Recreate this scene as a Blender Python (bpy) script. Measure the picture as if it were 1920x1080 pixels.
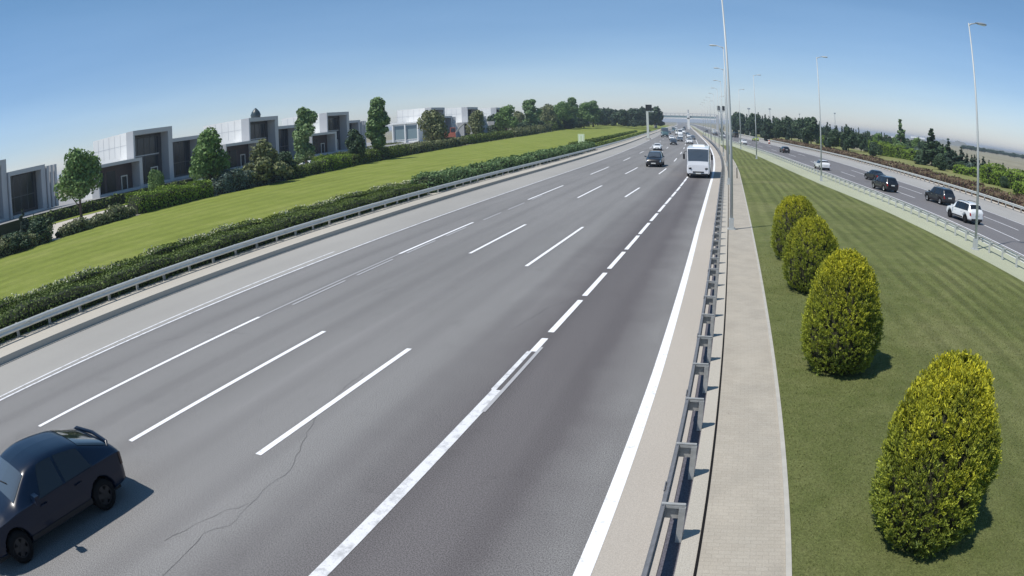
import bpy, math, random
import numpy as np
from math import sin, cos, tan, radians, pi, hypot, atan2
for o in list(bpy.data.objects): bpy.data.objects.remove(o)
SC = bpy.context.scene
COL = SC.collection
# ------------------------------------------------------------------ camera
EYE = 6.4
K1, K3 = 0.78506251, 0.08767897            # radial lens curve, radians per 1000 px of a 1920 px wide picture
PITCH, YAW, ROLL = 0.24635829, 0.33154857, -0.03822821
def cam_to_world(R, U, F):
    c, s = cos(ROLL), sin(ROLL); R, U = c*R - s*U, s*R + c*U
    c, s = cos(PITCH), sin(PITCH); U, F = c*U - s*F, s*U + c*F
    c, s = cos(YAW), sin(YAW); X, Y = c*R - s*F, s*R + c*F
    return (X, Y, U)
from mathutils import Matrix, Vector
cam = bpy.data.cameras.new('camera'); co = bpy.data.objects.new('camera', cam); COL.objects.link(co)
rx, ux, fx = cam_to_world(1,0,0), cam_to_world(0,1,0), cam_to_world(0,0,1)
co.matrix_world = Matrix(((rx[0],ux[0],-fx[0],0),(rx[1],ux[1],-fx[1],0),(rx[2],ux[2],-fx[2],EYE),(0,0,0,1)))
cam.type = 'PANO'
cam.panorama_type = 'FISHEYE_LENS_POLYNOMIAL'
cam.sensor_width = 36.0; cam.sensor_fit = 'HORIZONTAL'
cam.fisheye_fov = radians(200)
cam.fisheye_polynomial_k0 = 0.0
cam.fisheye_polynomial_k1 = -K1/18.75
cam.fisheye_polynomial_k2 = 0.0
cam.fisheye_polynomial_k3 = -K3/18.75**3
cam.fisheye_polynomial_k4 = 0.0
cam.clip_start = 0.1; cam.clip_end = 20000
SC.camera = co
# ------------------------------------------------------------------ sky, sun, exposure
SHD = Vector((0.42, 0.36, -1.0))           # where sunlight travels
EL = math.atan(1/hypot(SHD.x, SHD.y)); AZ = atan2(-SHD.x, -SHD.y)
w = bpy.data.worlds.new('World'); SC.world = w; w.use_nodes = True
nt = w.node_tree; nt.nodes.clear()
sky = nt.nodes.new('ShaderNodeTexSky'); sky.sky_type = 'NISHITA'; sky.sun_disc = False
sky.sun_elevation = EL; sky.sun_rotation = AZ; sky.altitude = 2200; sky.air_density = 1.3; sky.dust_density = 0.05; sky.ozone_density = 5.0
bg = nt.nodes.new('ShaderNodeBackground'); bg.inputs[1].default_value = 0.104
wo = nt.nodes.new('ShaderNodeOutputWorld')
tc = nt.nodes.new('ShaderNodeTexCoord'); mp = nt.nodes.new('ShaderNodeMapping'); mp.inputs['Scale'].default_value = (1.2, 1.2, 9)
nz_ = nt.nodes.new('ShaderNodeTexNoise'); nz_.inputs['Scale'].default_value = 1.6; nz_.inputs['Detail'].default_value = 5; nt.links.new(tc.outputs['Generated'], mp.inputs[0]); nt.links.new(mp.outputs[0], nz_.inputs['Vector'])
rp_ = nt.nodes.new('ShaderNodeValToRGB'); rp_.color_ramp.elements[0].position = .35; rp_.color_ramp.elements[0].color = (.97, .955, 1.03, 1); rp_.color_ramp.elements[1].position = .75; rp_.color_ramp.elements[1].color = (1.13, 1.06, 1.10, 1); nt.links.new(nz_.outputs['Fac'], rp_.inputs[0])
mw_ = nt.nodes.new('ShaderNodeMix'); mw_.data_type = 'RGBA'; mw_.blend_type = 'MULTIPLY'; mw_.inputs[0].default_value = 1     # thin high veil in the air
sx_ = nt.nodes.new('ShaderNodeSeparateXYZ'); nt.links.new(tc.outputs['Generated'], sx_.inputs[0]); re_ = nt.nodes.new('ShaderNodeValToRGB'); nt.links.new(sx_.outputs[2], re_.inputs[0])
re_.color_ramp.elements[0].position = .0; re_.color_ramp.elements[0].color = (.97, .97, 1.06, 1); re_.color_ramp.elements[1].position = .42; re_.color_ramp.elements[1].color = (.88, 1.13, .98, 1)
me_ = nt.nodes.new('ShaderNodeMix'); me_.data_type = 'RGBA'; me_.blend_type = 'MULTIPLY'; me_.inputs[0].default_value = 1; nt.links.new(sky.outputs[0], me_.inputs[6]); nt.links.new(re_.outputs[0], me_.inputs[7])
nt.links.new(me_.outputs[2], mw_.inputs[6]); nt.links.new(rp_.outputs[0], mw_.inputs[7]); nt.links.new(mw_.outputs[2], bg.inputs[0]); nt.links.new(bg.outputs[0], wo.inputs[0])
sl = bpy.data.lights.new('sun', 'SUN'); sl.energy = 4.5; sl.angle = radians(0.55); sl.color = (1.0, 0.955, 0.88)
so = bpy.data.objects.new('sun', sl); COL.objects.link(so); so.rotation_euler = SHD.to_track_quat('-Z', 'Y').to_euler(); so.location = (-20, -20, 60)
SC.view_settings.view_transform = 'Standard'; SC.view_settings.look = 'None'
SC.view_settings.exposure = 0.0; SC.view_settings.gamma = 1.0
SC.render.engine = 'CYCLES'
try:
    SC.cycles.use_denoising = True; SC.cycles.max_bounces = 6; SC.cycles.transparent_max_bounces = 6
except Exception: pass
HAZE = .00024
rnd = random.Random(7)
NP = np.random.default_rng(11)
# ------------------------------------------------------------------ materials
MT = {}
def new_mat(name):
    m = bpy.data.materials.new(name); m.use_nodes = True; MT[name] = m
    return m, m.node_tree, m.node_tree.nodes['Principled BSDF']
def plain(name, col, rough=.6, metal=0, coat=0, noise=.12, nscale=3.0, bump=0, emit=None):
    m, t, b = new_mat(name); N = t.nodes; L = t.links
    b.inputs['Roughness'].default_value = rough; b.inputs['Metallic'].default_value = metal
    b.inputs['Coat Weight'].default_value = coat; b.inputs['Coat Roughness'].default_value = .05
    if noise:
        g = N.new('ShaderNodeNewGeometry'); n = N.new('ShaderNodeTexNoise'); n.inputs['Scale'].default_value = nscale; n.inputs['Detail'].default_value = 6
        L.new(g.outputs['Position'], n.inputs['Vector'])
        mx = N.new('ShaderNodeMix'); mx.data_type = 'RGBA'
        mx.inputs[6].default_value = (*[c*(1-noise) for c in col], 1); mx.inputs[7].default_value = (*[min(1, c*(1+noise)) for c in col], 1)
        L.new(n.outputs['Fac'], mx.inputs[0]); L.new(mx.outputs[2], b.inputs['Base Color'])
        if bump:
            bp = N.new('ShaderNodeBump'); bp.inputs['Strength'].default_value = bump; bp.inputs['Distance'].default_value = .02
            L.new(n.outputs['Fac'], bp.inputs['Height']); L.new(bp.outputs[0], b.inputs['Normal'])
    else: b.inputs['Base Color'].default_value = (*col, 1)
    if emit: b.inputs['Emission Color'].default_value = (*emit, 1); b.inputs['Emission Strength'].default_value = 1
    return m
def ramp(N, stops):
    r = N.new('ShaderNodeValToRGB'); e = r.color_ramp.elements
    while len(e) > 1: e.remove(e[0])
    e[0].position = stops[0][0]; e[0].color = (*stops[0][1], 1)
    for p, c in stops[1:]:
        x = e.new(p); x.color = (*c, 1)
    return r
def noise(N, L, src, scale, detail=5, rough=.6, dist=0):
    n = N.new('ShaderNodeTexNoise'); n.inputs['Scale'].default_value = scale; n.inputs['Detail'].default_value = detail
    n.inputs['Roughness'].default_value = rough; n.inputs['Distortion'].default_value = dist
    L.new(src, n.inputs['Vector']); return n
def mapping(N, L, src, sc, rot=0):
    m = N.new('ShaderNodeMapping'); m.inputs['Scale'].default_value = sc; m.inputs['Rotation'].default_value = (0, 0, rot)
    L.new(src, m.inputs['Vector']); return m.outputs[0]
def mix(N, L, fac, a, b, mode='MIX'):
    m = N.new('ShaderNodeMix'); m.data_type = 'RGBA'; m.blend_type = mode
    for s, v in ((0, fac), (6, a), (7, b)):
        if isinstance(v, (int, float)): m.inputs[s].default_value = v
        elif isinstance(v, tuple): m.inputs[s].default_value = (*v, 1)
        else: L.new(v, m.inputs[s])
    return m.outputs[2]
def asphalt(name, base, streak, speck=.35, worn=None):
    m, t, b = new_mat(name); N = t.nodes; L = t.links
    g = N.new('ShaderNodeNewGeometry').outputs['Position']
    n1 = noise(N, L, g, 9, 3); n1s = noise(N, L, g, 42, 2); n2 = noise(N, L, mapping(N, L, g, (.55, .03, 1)), 1.0, 4, .55, .4)
    n3 = noise(N, L, mapping(N, L, g, (.09, .05, 1)), 1.0, 4)
    d, l = tuple(c*(1-streak) for c in base), tuple(c*(1+streak) for c in base)
    r = ramp(N, [(.3, d), (.7, l)]); L.new(n2.outputs['Fac'], r.inputs[0])
    c = mix(N, L, .55, r.outputs[0], ramp_of(N, L, n3.outputs['Fac'], [(.3, tuple(x*.86 for x in base)), (.7, tuple(x*1.16 for x in base))]))
    sp = ramp_of(N, L, n1s.outputs['Fac'], [(.36, (1-speck,)*3), (.5, (1,)*3), (.66, (1+speck,)*3)])
    c = mix(N, L, 1.0, c, sp, 'MULTIPLY')
    if worn:                                # wheel tracks: two slightly polished, darker bands in every lane
        sy = N.new('ShaderNodeSeparateXYZ'); L.new(g, sy.inputs[0]); nn0 = noise(N, L, mapping(N, L, g, (.3, .05, 1)), 1.0, 3)
        m1 = N.new('ShaderNodeMath'); m1.operation = 'MULTIPLY_ADD'; m1.inputs[1].default_value = 4*pi/3.62; m1.inputs[2].default_value = 4*pi*5.3/3.62; L.new(sy.outputs[0], m1.inputs[0])
        m2 = N.new('ShaderNodeMath'); m2.operation = 'COSINE'; L.new(m1.outputs[0], m2.inputs[0]); m3 = N.new('ShaderNodeMath'); m3.operation = 'MULTIPLY'; L.new(m2.outputs[0], m3.inputs[0]); L.new(nn0.outputs['Fac'], m3.inputs[1])
        c = mix(N, L, 1.0, c, ramp_of(N, L, m3.outputs[0], [(.0, (1.0,)*3), (.55, (.90, .895, .90))]), 'MULTIPLY')
        st_ = noise(N, L, g, .9, 6, .7); c = mix(N, L, 1.0, c, ramp_of(N, L, st_.outputs['Fac'], [(.30, (.90,)*3), (.42, (1,)*3), (.66, (1,)*3), (.74, (1.07,)*3)]), 'MULTIPLY')
    if worn:                                # the nearside lane carries a fresher, darker surfacing down its middle
        sx = N.new('ShaderNodeSeparateXYZ'); L.new(g, sx.inputs[0])
        nn = noise(N, L, g, .35, 4); ad = N.new('ShaderNodeMath'); ad.operation = 'MULTIPLY_ADD'; ad.inputs[1].default_value = 1.6
        L.new(nn.outputs['Fac'], ad.inputs[0]); L.new(sx.outputs[0], ad.inputs[2])
        mr = N.new('ShaderNodeMapRange'); mr.inputs[1].default_value = -8; mr.inputs[2].default_value = 0; L.new(ad.outputs[0], mr.inputs[0])
        rr = ramp_of(N, L, mr.outputs[0], [(.12, (0,)*3), (.42, (.9,)*3), (.68, (1,)*3), (.86, (.0,)*3)])
        c = mix(N, L, rr, c, mix(N, L, 1.0, c, worn, 'MULTIPLY'))
    L.new(c, b.inputs['Base Color']); b.inputs['Roughness'].default_value = .82; b.inputs['Specular IOR Level'].default_value = .3
    bp = N.new('ShaderNodeBump'); bp.inputs['Strength'].default_value = .5; bp.inputs['Distance'].default_value = .008
    L.new(n1s.outputs['Fac'], bp.inputs['Height']); L.new(bp.outputs[0], b.inputs['Normal'])
    return m
def ramp_of(N, L, fac, stops):
    r = ramp(N, stops); L.new(fac, r.inputs[0]); return r.outputs[0]
def grass(name, ca, cb, cc, stripe_rot=0, stripe=0, pitch=1.6, speck=.3, fade=None):
    m, t, b = new_mat(name); N = t.nodes; L = t.links
    g = N.new('ShaderNodeNewGeometry').outputs['Position']
    big = noise(N, L, g, .16, 5, .6, .6); mid = noise(N, L, g, 1.3, 5); fine = noise(N, L, g, 24, 4, .75)
    c = ramp_of(N, L, big.outputs['Fac'], [(.33, ca), (.50, cb), (.66, cc)])
    c = mix(N, L, .45, c, ramp_of(N, L, mid.outputs['Fac'], [(.3, ca), (.7, cc)]))
    if stripe:
        wv = N.new('ShaderNodeTexWave'); wv.wave_type = 'BANDS'; wv.bands_direction = 'X'
        wv.inputs['Scale'].default_value = 2*pi/pitch/20*1.0; wv.inputs['Distortion'].default_value = 4.5; wv.inputs['Detail'].default_value = 4; wv.inputs['Detail Scale'].default_value = .7; wv.inputs['Detail Roughness'].default_value = .65
        L.new(mapping(N, L, g, (1, .12, 1), stripe_rot), wv.inputs['Vector'])
        fac = 1.0
        if fade:                            # the mower's bands run only beside the right-hand verge
            sx = N.new('ShaderNodeSeparateXYZ'); L.new(mapping(N, L, g, (1, 1, 1), radians(-9)), sx.inputs[0]); mr = N.new('ShaderNodeMapRange'); mr.inputs[1].default_value = fade[0]; mr.inputs[2].default_value = fade[1]; L.new(sx.outputs[0], mr.inputs[0]); fac = mr.outputs[0]
        ir = noise(N, L, mapping(N, L, g, (.5, .12, 1), stripe_rot), 1.0, 3); mf = N.new('ShaderNodeMath'); mf.operation = 'MULTIPLY'; mf.use_clamp = True; L.new(ramp_of(N, L, ir.outputs['Fac'], [(.36, (.15,)*3), (.60, (1,)*3)]), mf.inputs[0])
        if fade: L.new(fac, mf.inputs[1])
        else: mf.inputs[1].default_value = 1.0
        fac = mf.outputs[0]
        c = mix(N, L, fac, c, ramp_of(N, L, wv.outputs['Fac'], [(.2, (1-stripe,)*3), (.8, (1+stripe*.6,)*3)]), 'MULTIPLY')
    c = mix(N, L, 1.0, c, ramp_of(N, L, fine.outputs['Fac'], [(.35, (1-speck,)*3), (.65, (1+speck,)*3)]), 'MULTIPLY')
    L.new(c, b.inputs['Base Color']); b.inputs['Roughness'].default_value = .9; b.inputs['Specular IOR Level'].default_value = .15
    bp = N.new('ShaderNodeBump'); bp.inputs['Strength'].default_value = .9; bp.inputs['Distance'].default_value = .05
    L.new(fine.outputs['Fac'], bp.inputs['Height']); L.new(bp.outputs[0], b.inputs['Normal'])
    return m
def leaf(name, cols, trans=.25):
    m, t, b = new_mat(name); N = t.nodes; L = t.links
    gg = N.new('ShaderNodeNewGeometry'); n = noise(N, L, gg.outputs['Position'], 1.1, 3)
    md = N.new('ShaderNodeMath'); md.operation = 'MULTIPLY_ADD'; md.inputs[1].default_value = .45
    L.new(gg.outputs['Random Per Island'], md.inputs[0]); sb = N.new('ShaderNodeMath'); sb.operation = 'MULTIPLY'; sb.inputs[1].default_value = .62
    L.new(n.outputs['Fac'], sb.inputs[0]); L.new(sb.outputs[0], md.inputs[2])
    k = len(cols); c = ramp_of(N, L, md.outputs[0], [(.12+.72*i/(k-1), q) for i, q in enumerate(cols)])
    L.new(c, b.inputs['Base Color']); b.inputs['Roughness'].default_value = .6; b.inputs['Specular IOR Level'].default_value = .25
    tr = N.new('ShaderNodeBsdfTranslucent'); L.new(c, tr.inputs[0]); ms = N.new('ShaderNodeMixShader'); ms.inputs[0].default_value = trans
    L.new(b.outputs[0], ms.inputs[1]); L.new(tr.outputs[0], ms.inputs[2]); L.new(ms.outputs[0], N['Material Output'].inputs[0])
    return m
def paving(name):
    m, t, b = new_mat(name); N = t.nodes; L = t.links
    g = N.new('ShaderNodeNewGeometry').outputs['Position']
    br = N.new('ShaderNodeTexBrick'); br.inputs['Scale'].default_value = 1; br.inputs['Brick Width'].default_value = .21; br.inputs['Row Height'].default_value = .105
    br.inputs['Mortar Size'].default_value = .005; br.inputs['Color1'].default_value = (.41, .378, .325, 1); br.inputs['Color2'].default_value = (.385, .352, .30, 1); br.inputs['Mortar'].default_value = (.34, .31, .265, 1)
    L.new(g, br.inputs['Vector'])
    n = noise(N, L, g, .8, 5); f = noise(N, L, g, 35, 3, .7); v = noise(N, L, g, 5.5, 4, .8)
    c = mix(N, L, 1, br.outputs['Color'], ramp_of(N, L, n.outputs['Fac'], [(.3, (.88, .87, .86)), (.7, (1.1, 1.08, 1.06))]), 'MULTIPLY')
    c = mix(N, L, 1, c, ramp_of(N, L, f.outputs['Fac'], [(.3, (.85,)*3), (.7, (1.12,)*3)]), 'MULTIPLY')
    c = mix(N, L, 1, c, ramp_of(N, L, v.outputs['Fac'], [(.66, (1,)*3), (.74, (.72,)*3)]), 'MULTIPLY')
    L.new(c, b.inputs['Base Color']); b.inputs['Roughness'].default_value = .85
    bp = N.new('ShaderNodeBump'); bp.inputs['Strength'].default_value = .4; bp.inputs['Distance'].default_value = .01
    L.new(br.outputs['Fac'], bp.inputs['Height']); bp.invert = True; L.new(bp.outputs[0], b.inputs['Normal'])
    return m
asphalt('asphalt', (.208, .203, .201), .19, .42, worn=(.60, .57, .59))
asphalt('asphalt_right', (.160, .154, .160), .14, .2)
asphalt('shoulder', (.33, .318, .30), .08, .14)
asphalt('shoulder_far', (.34, .332, .32), .08, .12)
asphalt('shoulder_near', (.42, .38, .335), .06, .12)
asphalt('concrete_strip', (.44, .41, .36), .08, .15)
asphalt('verge', (.37, .385, .28), .1, .2)
asphalt('shadowed_asphalt', (.11, .105, .125), .1, .3)  # dark tone carries the guard rail beam's shadow
paving('paving')
plain('kerb', (.43, .41, .37), .8, noise=.2, nscale=4)
plain('path_pale', (.50, .46, .41), .8, noise=.15, nscale=1)
def paint(name, col, wear):
    m, t, b = new_mat(name); N = t.nodes; L = t.links
    g = N.new('ShaderNodeNewGeometry').outputs['Position']
    n = noise(N, L, g, 3.2, 7, .75); f = noise(N, L, g, 40, 3)
    c = mix(N, L, ramp_of(N, L, n.outputs['Fac'], [(wear, (.8,)*3), (wear+.16, (0,)*3)]), col, (.40, .40, .41))
    c = mix(N, L, 1, c, ramp_of(N, L, f.outputs['Fac'], [(.3, (.88,)*3), (.6, (1,)*3)]), 'MULTIPLY')
    L.new(c, b.inputs['Base Color']); b.inputs['Roughness'].default_value = .65
paint('paint_white', (.86, .86, .88), .28); paint('paint_faded', (.46, .45, .47), .5); paint('paint_dash', (.74, .74, .76), .36)
plain('crack', (.115, .11, .11), .9, noise=0)
grass('lawn_right', (.098, .118, .036), (.130, .155, .048), (.195, .200, .085), radians(-9), .26, 1.0, .30, fade=(5.5, 15.0))
grass('lawn_left', (.155, .192, .032), (.195, .238, .042), (.25, .275, .072), 0, .12, 3.0, .26)
grass('lawn_far', (.16, .18, .06), (.2, .215, .08), (.25, .24, .11), 0, .1, 4, .2)
grass('dry_plain', (.20, .19, .135), (.265, .245, .175), (.30, .275, .20), .4, .12, 60, .12)
grass('bare_soil', (.14, .105, .085), (.19, .145, .115), (.23, .19, .14), 0, 0, 2, .3)
plain('galvanised', (.64, .64, .60), .5, .25, noise=.18, nscale=5)
plain('galvanised_post', (.55, .56, .55), .55, .3, noise=.2, nscale=6)
plain('shaded_weathered_steel', (.17, .175, .19), .6, .2, noise=.35, nscale=7); plain('weathered_post', (.36, .365, .36), .6, .15, noise=.35, nscale=9)  # beam colour darkened to its shaded back; the mottling is rust and dirt
plain('lamp_grey', (.46, .48, .48), .5, .1, noise=.06, nscale=1)
plain('lamp_slate', (.30, .34, .38), .45, .3, noise=.06, nscale=1)
plain('lamp_glass', (.75, .8, .82), .2, 0, noise=0)
plain('cream_metal', (.58, .60, .55), .5, 0, noise=.08)
plain('sign_black', (.02, .022, .025), .4, 0, noise=0)
plain('sign_green', (.60, .70, .48), .5, noise=0); plain('sign_white', (.8, .82, .75), .5, noise=0)
plain('sign_blue', (.06, .13, .25), .5, noise=0)
plain('cladding_white', (.81, .805, .79), .7, noise=.09, nscale=.4)
plain('cladding_grey', (.45, .46, .48), .6, noise=.05, nscale=.4)
plain('recess_mullion', (.12, .125, .135), .5, noise=0)
plain('plinth_grey', (.26, .26, .26), .8, noise=.15, nscale=1)
plain('recess_dark', (.045, .047, .055), .5, noise=.15, nscale=.6)
plain('recess_brown', (.060, .045, .046), .6, noise=.2, nscale=.6)
plain('dark_glass', (.016, .022, .03), .12, 0, noise=0)
plain('pale_glass', (.20, .27, .30), .15, 0, noise=.1)
plain('door_frame', (.60, .60, .57), .6, noise=0)
plain('dome_dark', (.03, .05, .06), .4, noise=.2)
plain('bark', (.10, .075, .055), .9, noise=.3, nscale=6)
leaf('leaf_thuja', [(0.085, 0.104, 0.030), (0.198, 0.226, 0.042), (0.395, 0.406, 0.049), (0.641, 0.621, 0.066)], .2)
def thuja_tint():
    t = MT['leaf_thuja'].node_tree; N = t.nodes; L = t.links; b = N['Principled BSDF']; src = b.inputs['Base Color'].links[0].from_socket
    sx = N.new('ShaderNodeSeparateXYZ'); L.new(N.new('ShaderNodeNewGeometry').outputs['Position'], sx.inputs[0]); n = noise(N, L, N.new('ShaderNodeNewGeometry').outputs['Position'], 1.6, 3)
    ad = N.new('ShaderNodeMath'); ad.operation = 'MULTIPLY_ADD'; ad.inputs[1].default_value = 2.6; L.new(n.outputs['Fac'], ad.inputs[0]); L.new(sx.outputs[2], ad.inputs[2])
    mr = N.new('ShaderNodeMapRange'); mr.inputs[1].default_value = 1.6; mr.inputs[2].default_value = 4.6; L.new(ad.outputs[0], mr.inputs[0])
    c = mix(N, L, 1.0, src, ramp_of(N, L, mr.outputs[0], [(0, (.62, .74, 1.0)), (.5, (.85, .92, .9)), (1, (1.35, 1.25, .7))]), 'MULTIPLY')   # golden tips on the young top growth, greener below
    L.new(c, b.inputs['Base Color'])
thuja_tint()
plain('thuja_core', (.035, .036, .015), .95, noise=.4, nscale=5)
leaf('leaf_maple', [(0.056, 0.106, 0.035), (0.126, 0.215, 0.066), (0.215, 0.331, 0.106)], .2)
leaf('leaf_dark', [(0.026, 0.048, 0.030), (0.048, 0.085, 0.044), (0.085, 0.131, 0.063)], .12)
leaf('leaf_conifer', [(0.022, 0.044, 0.033), (0.044, 0.073, 0.051), (0.073, 0.109, 0.069)], .08)
leaf('leaf_poplar', [(0.071, 0.130, 0.048), (0.141, 0.225, 0.090), (0.260, 0.355, 0.165)], .2)
leaf('leaf_olive', [(0.084, 0.106, 0.047), (0.157, 0.180, 0.079), (0.253, 0.264, 0.131)], .15)
leaf('leaf_bluish', [(0.051, 0.081, 0.070), (0.101, 0.145, 0.116), (0.191, 0.243, 0.202)], .15)
leaf('leaf_bright', [(0.076, 0.127, 0.017), (0.152, 0.240, 0.030), (0.253, 0.354, 0.051)], .22)
leaf('leaf_hedge', [(0.030, 0.048, 0.012), (0.100, 0.145, 0.030), (0.197, 0.258, 0.068)], .15)
leaf('leaf_barberry', [(0.066, 0.038, 0.031), (0.120, 0.074, 0.055), (0.180, 0.126, 0.078), (0.168, 0.180, 0.084)], .12)
leaf('flower_white', [(.30, .33, .16), (.50, .50, .34), (.66, .64, .50)], .15)
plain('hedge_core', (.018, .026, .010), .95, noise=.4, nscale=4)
plain('barberry_core', (.05, .028, .024), .95, noise=.4, nscale=4)
plain('tyre', (.012, .012, .013), .85, noise=0); plain('rim_silver', (.55, .56, .58), .3, .8, noise=0); plain('rim_dark', (.025, .025, .028), .5, .3, noise=0)
plain('trim_black', (.015, .015, .017), .6, noise=0); plain('car_glass', (.010, .013, .018), .04, 0, coat=.6, noise=0)
plain('windscreen', (.065, .08, .10), .05, 0, coat=.8, noise=0)
plain('lamp_clear', (.65, .68, .72), .08, .2, noise=0); plain('lamp_dark_red', (.03, .005, .006), .2, noise=0); plain('lamp_red', (.32, .012, .012), .15, noise=0)
plain('chrome', (.75, .76, .78), .15, 1, noise=0); plain('plate_white', (.75, .75, .72), .5, noise=0)
for n_, c_ in dict(car_navy=(.003, .010, .028), car_black=(.010, .010, .013), car_charcoal=(.022, .025, .032), car_white=(.78, .79, .80), car_silver=(.42, .44, .46),
                   car_lime=(.45, .55, .12), car_teal=(.06, .11, .12), car_grey=(.12, .13, .145), bus_white=(.80, .80, .82)).items():
    plain(n_, c_, .30, .15 if n_ in('car_silver', 'car_grey', 'car_charcoal') else 0, coat=.9 if n_ != 'car_navy' else .35, noise=0)
MT['car_navy'].node_tree.nodes['Principled BSDF'].inputs['Specular IOR Level'].default_value = .25
MT['tyre'].node_tree.nodes['Principled BSDF'].inputs['Specular IOR Level'].default_value = .1
plain('digger_orange', (.42, .13, .085), .5, noise=.15); plain('digger_arm', (.42, .40, .36), .5, noise=.1)
# ------------------------------------------------------------------ mesh helpers
def tag(o, label=None, cat=None, group=None, kind=None):
    if label: o['label'] = label
    if cat: o['category'] = cat
    if group: o['group'] = group
    if kind: o['kind'] = kind
    return o
class MB:
    def __init__(s): s.v = []; s.f = []; s.m = []; s.n = 0
    def add(s, V, F, mi=0):
        V = np.asarray(V, float).reshape(-1, 3); s.v.append(V); s.f += [tuple(int(i)+s.n for i in f) for f in F]; s.m += [mi]*len(F); s.n += len(V); return s
    def box(s, c, d, mi=0, rz=0, taper=1.0):
        x, y, z = d[0]/2, d[1]/2, d[2]/2; V = []
        for k, t in ((-z, 1), (z, taper)):
            for a, b in ((-x, -y), (x, -y), (x, y), (-x, y)):
                a, b = a*t, b*t; V.append((c[0]+a*cos(rz)-b*sin(rz), c[1]+a*sin(rz)+b*cos(rz), c[2]+k))
        return s.add(V, [(3, 2, 1, 0), (4, 5, 6, 7), (0, 1, 5, 4), (1, 2, 6, 5), (2, 3, 7, 6), (3, 0, 4, 7)], mi)
    def tube(s, pts, rad, n=8, mi=0, cap=True):
        P = [Vector(p) for p in pts]; R = rad if isinstance(rad, (list, tuple)) else [rad]*len(P); V = []; F = []
        for i, p in enumerate(P):
            d = (P[min(i+1, len(P)-1)]-P[max(i-1, 0)]).normalized(); a = d.orthogonal().normalized() if i == 0 else (a - d*a.dot(d)).normalized(); b = d.cross(a)
            for k in range(n): t = 2*pi*k/n; V.append(tuple(p + a*R[i]*cos(t) + b*R[i]*sin(t)))
        for i in range(len(P)-1):
            for k in range(n): j = (k+1) % n; F.append((i*n+k, i*n+j, (i+1)*n+j, (i+1)*n+k))
        if cap: F += [tuple(range(n))[::-1], tuple((len(P)-1)*n+k for k in range(n))]
        return s.add(V, F, mi)
    def quads(s, C, A, B, mi=0):
        """leaf quads: centres C, half axes A, B (N,3)"""
        n = len(C); V = np.stack([C-A-B, C+A-B*.6, C+A*.9+B, C-A*.8+B], 1).reshape(-1, 3); s.v.append(V)
        b = s.n + 4*np.arange(n); s.f += list(zip(b.tolist(), (b+1).tolist(), (b+2).tolist(), (b+3).tolist())); s.m += [mi]*n; s.n += 4*n; return s
    def mesh(s, name, mats, smooth=False):
        V = np.concatenate(s.v) if s.v else np.zeros((0, 3)); me = bpy.data.meshes.new(name)
        me.from_pydata(V.tolist(), [], s.f)
        for m in mats: me.materials.append(MT[m] if isinstance(m, str) else m)
        if len(mats) > 1: me.polygons.foreach_set('material_index', s.m)
        if smooth: me.polygons.foreach_set('use_smooth', [True]*len(me.polygons))
        me.update(); return me
    def build(s, name, mats, parent=None, smooth=False):
        if isinstance(mats, str): mats = [mats]
        return link(name, s.mesh(name, mats, smooth), parent)
def link(name, me, parent=None):
    o = bpy.data.objects.new(name, me); COL.objects.link(o)
    if parent is not None: o.parent = parent
    return o
def empty(name, loc=(0, 0, 0), rz=0):
    o = bpy.data.objects.new(name, None); COL.objects.link(o); o.location = loc; o.rotation_euler = (0, 0, rz); o.empty_display_size = .3; return o
def copy_tree(o, parent=None):
    c = o.copy(); COL.objects.link(c)
    if parent is not None: c.parent = parent
    for ch in list(o.children): copy_tree(ch, c)
    return c
# ------------------------------------------------------------------ plan of the roads (metres; y runs along the motorway, x to the right)
def line(*pts):
    X = np.array([p[1] for p in pts]); Y = np.array([p[0] for p in pts])
    return lambda y: np.interp(y, Y, X)
bend = line((-60, 0), (85, 0), (105, -.3), (126, -.9), (147, -1.7), (166, -2.6), (190, -3.9), (229, -6.3), (300, -11), (400, -17.5), (520, -25.5), (690, -36.5), (864, -47), (1500, -92), (4000, -290))
drift = line((-60, 0), (14, 0), (25, -.06), (38, -.17), (60, -.2), (5000, -.2))
edgeR = lambda y: -1.70 + drift(y) + bend(y)
lnB = lambda y: np.interp(y, [-60, 6, 18, 25, 34, 44, 53, 63, 71, 90, 200], [-5.6, -5.5, -5.36, -5.24, -5.12, -5.03, -4.93, -4.83, -4.8, -4.78, -4.8]) + bend(y)
lnC = lambda y: np.interp(y, [-60, 9, 17, 28, 39, 55, 63, 89], [-9.2, -9.06, -8.96, -8.9, -8.78, -8.73, -8.56, -8.42]) + bend(y)
lnD = lambda y: np.interp(y, [-60, 9, 40, 60, 90], [-12.65, -12.62, -12.52, -12.47, -12.4]) + bend(y)
lnE = lambda y: np.interp(y, [-60, 9, 60, 90], [-16.22, -16.22, -16.24, -16.4]) + bend(y)
edgeL = lambda y: -19.86 - np.interp(y, [60, 150], [0, .6]) + bend(y)
kerbL = lambda y: -23.7 - np.interp(y, [40, 150], [0, .5]) + bend(y)*1.0
railL = lambda y: kerbL(y) - 1.75
beamR = lambda y: -.66 + drift(y)*.5 + bend(y)
walkL = lambda y: .0 + bend(y)
walkR = lambda y: 1.54 + bend(y)
W_ = line((-60, 24.5), (22, 22.6), (38, 21.2), (53, 20), (64, 18.8), (75, 17.6), (86, 16.5), (99, 15.3), (128, 13), (144, 11.7), (179, 8.2), (238, 2.2), (300, -4.5), (400, -13), (520, -21), (690, -32), (864, -42), (1500, -87), (4000, -285))
railR = lambda y: W_(y) - 3.1
lawnR = lambda y: W_(y) - 5.1 - 1.3*np.clip((y-30)/45, 0, 1)
wallF = lambda y: W_(y) + 17
YS = np.concatenate([np.arange(-30, 60, 1.5), np.arange(60, 240, 5), np.arange(240, 900, 30), np.arange(900, 4001, 300)])
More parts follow.
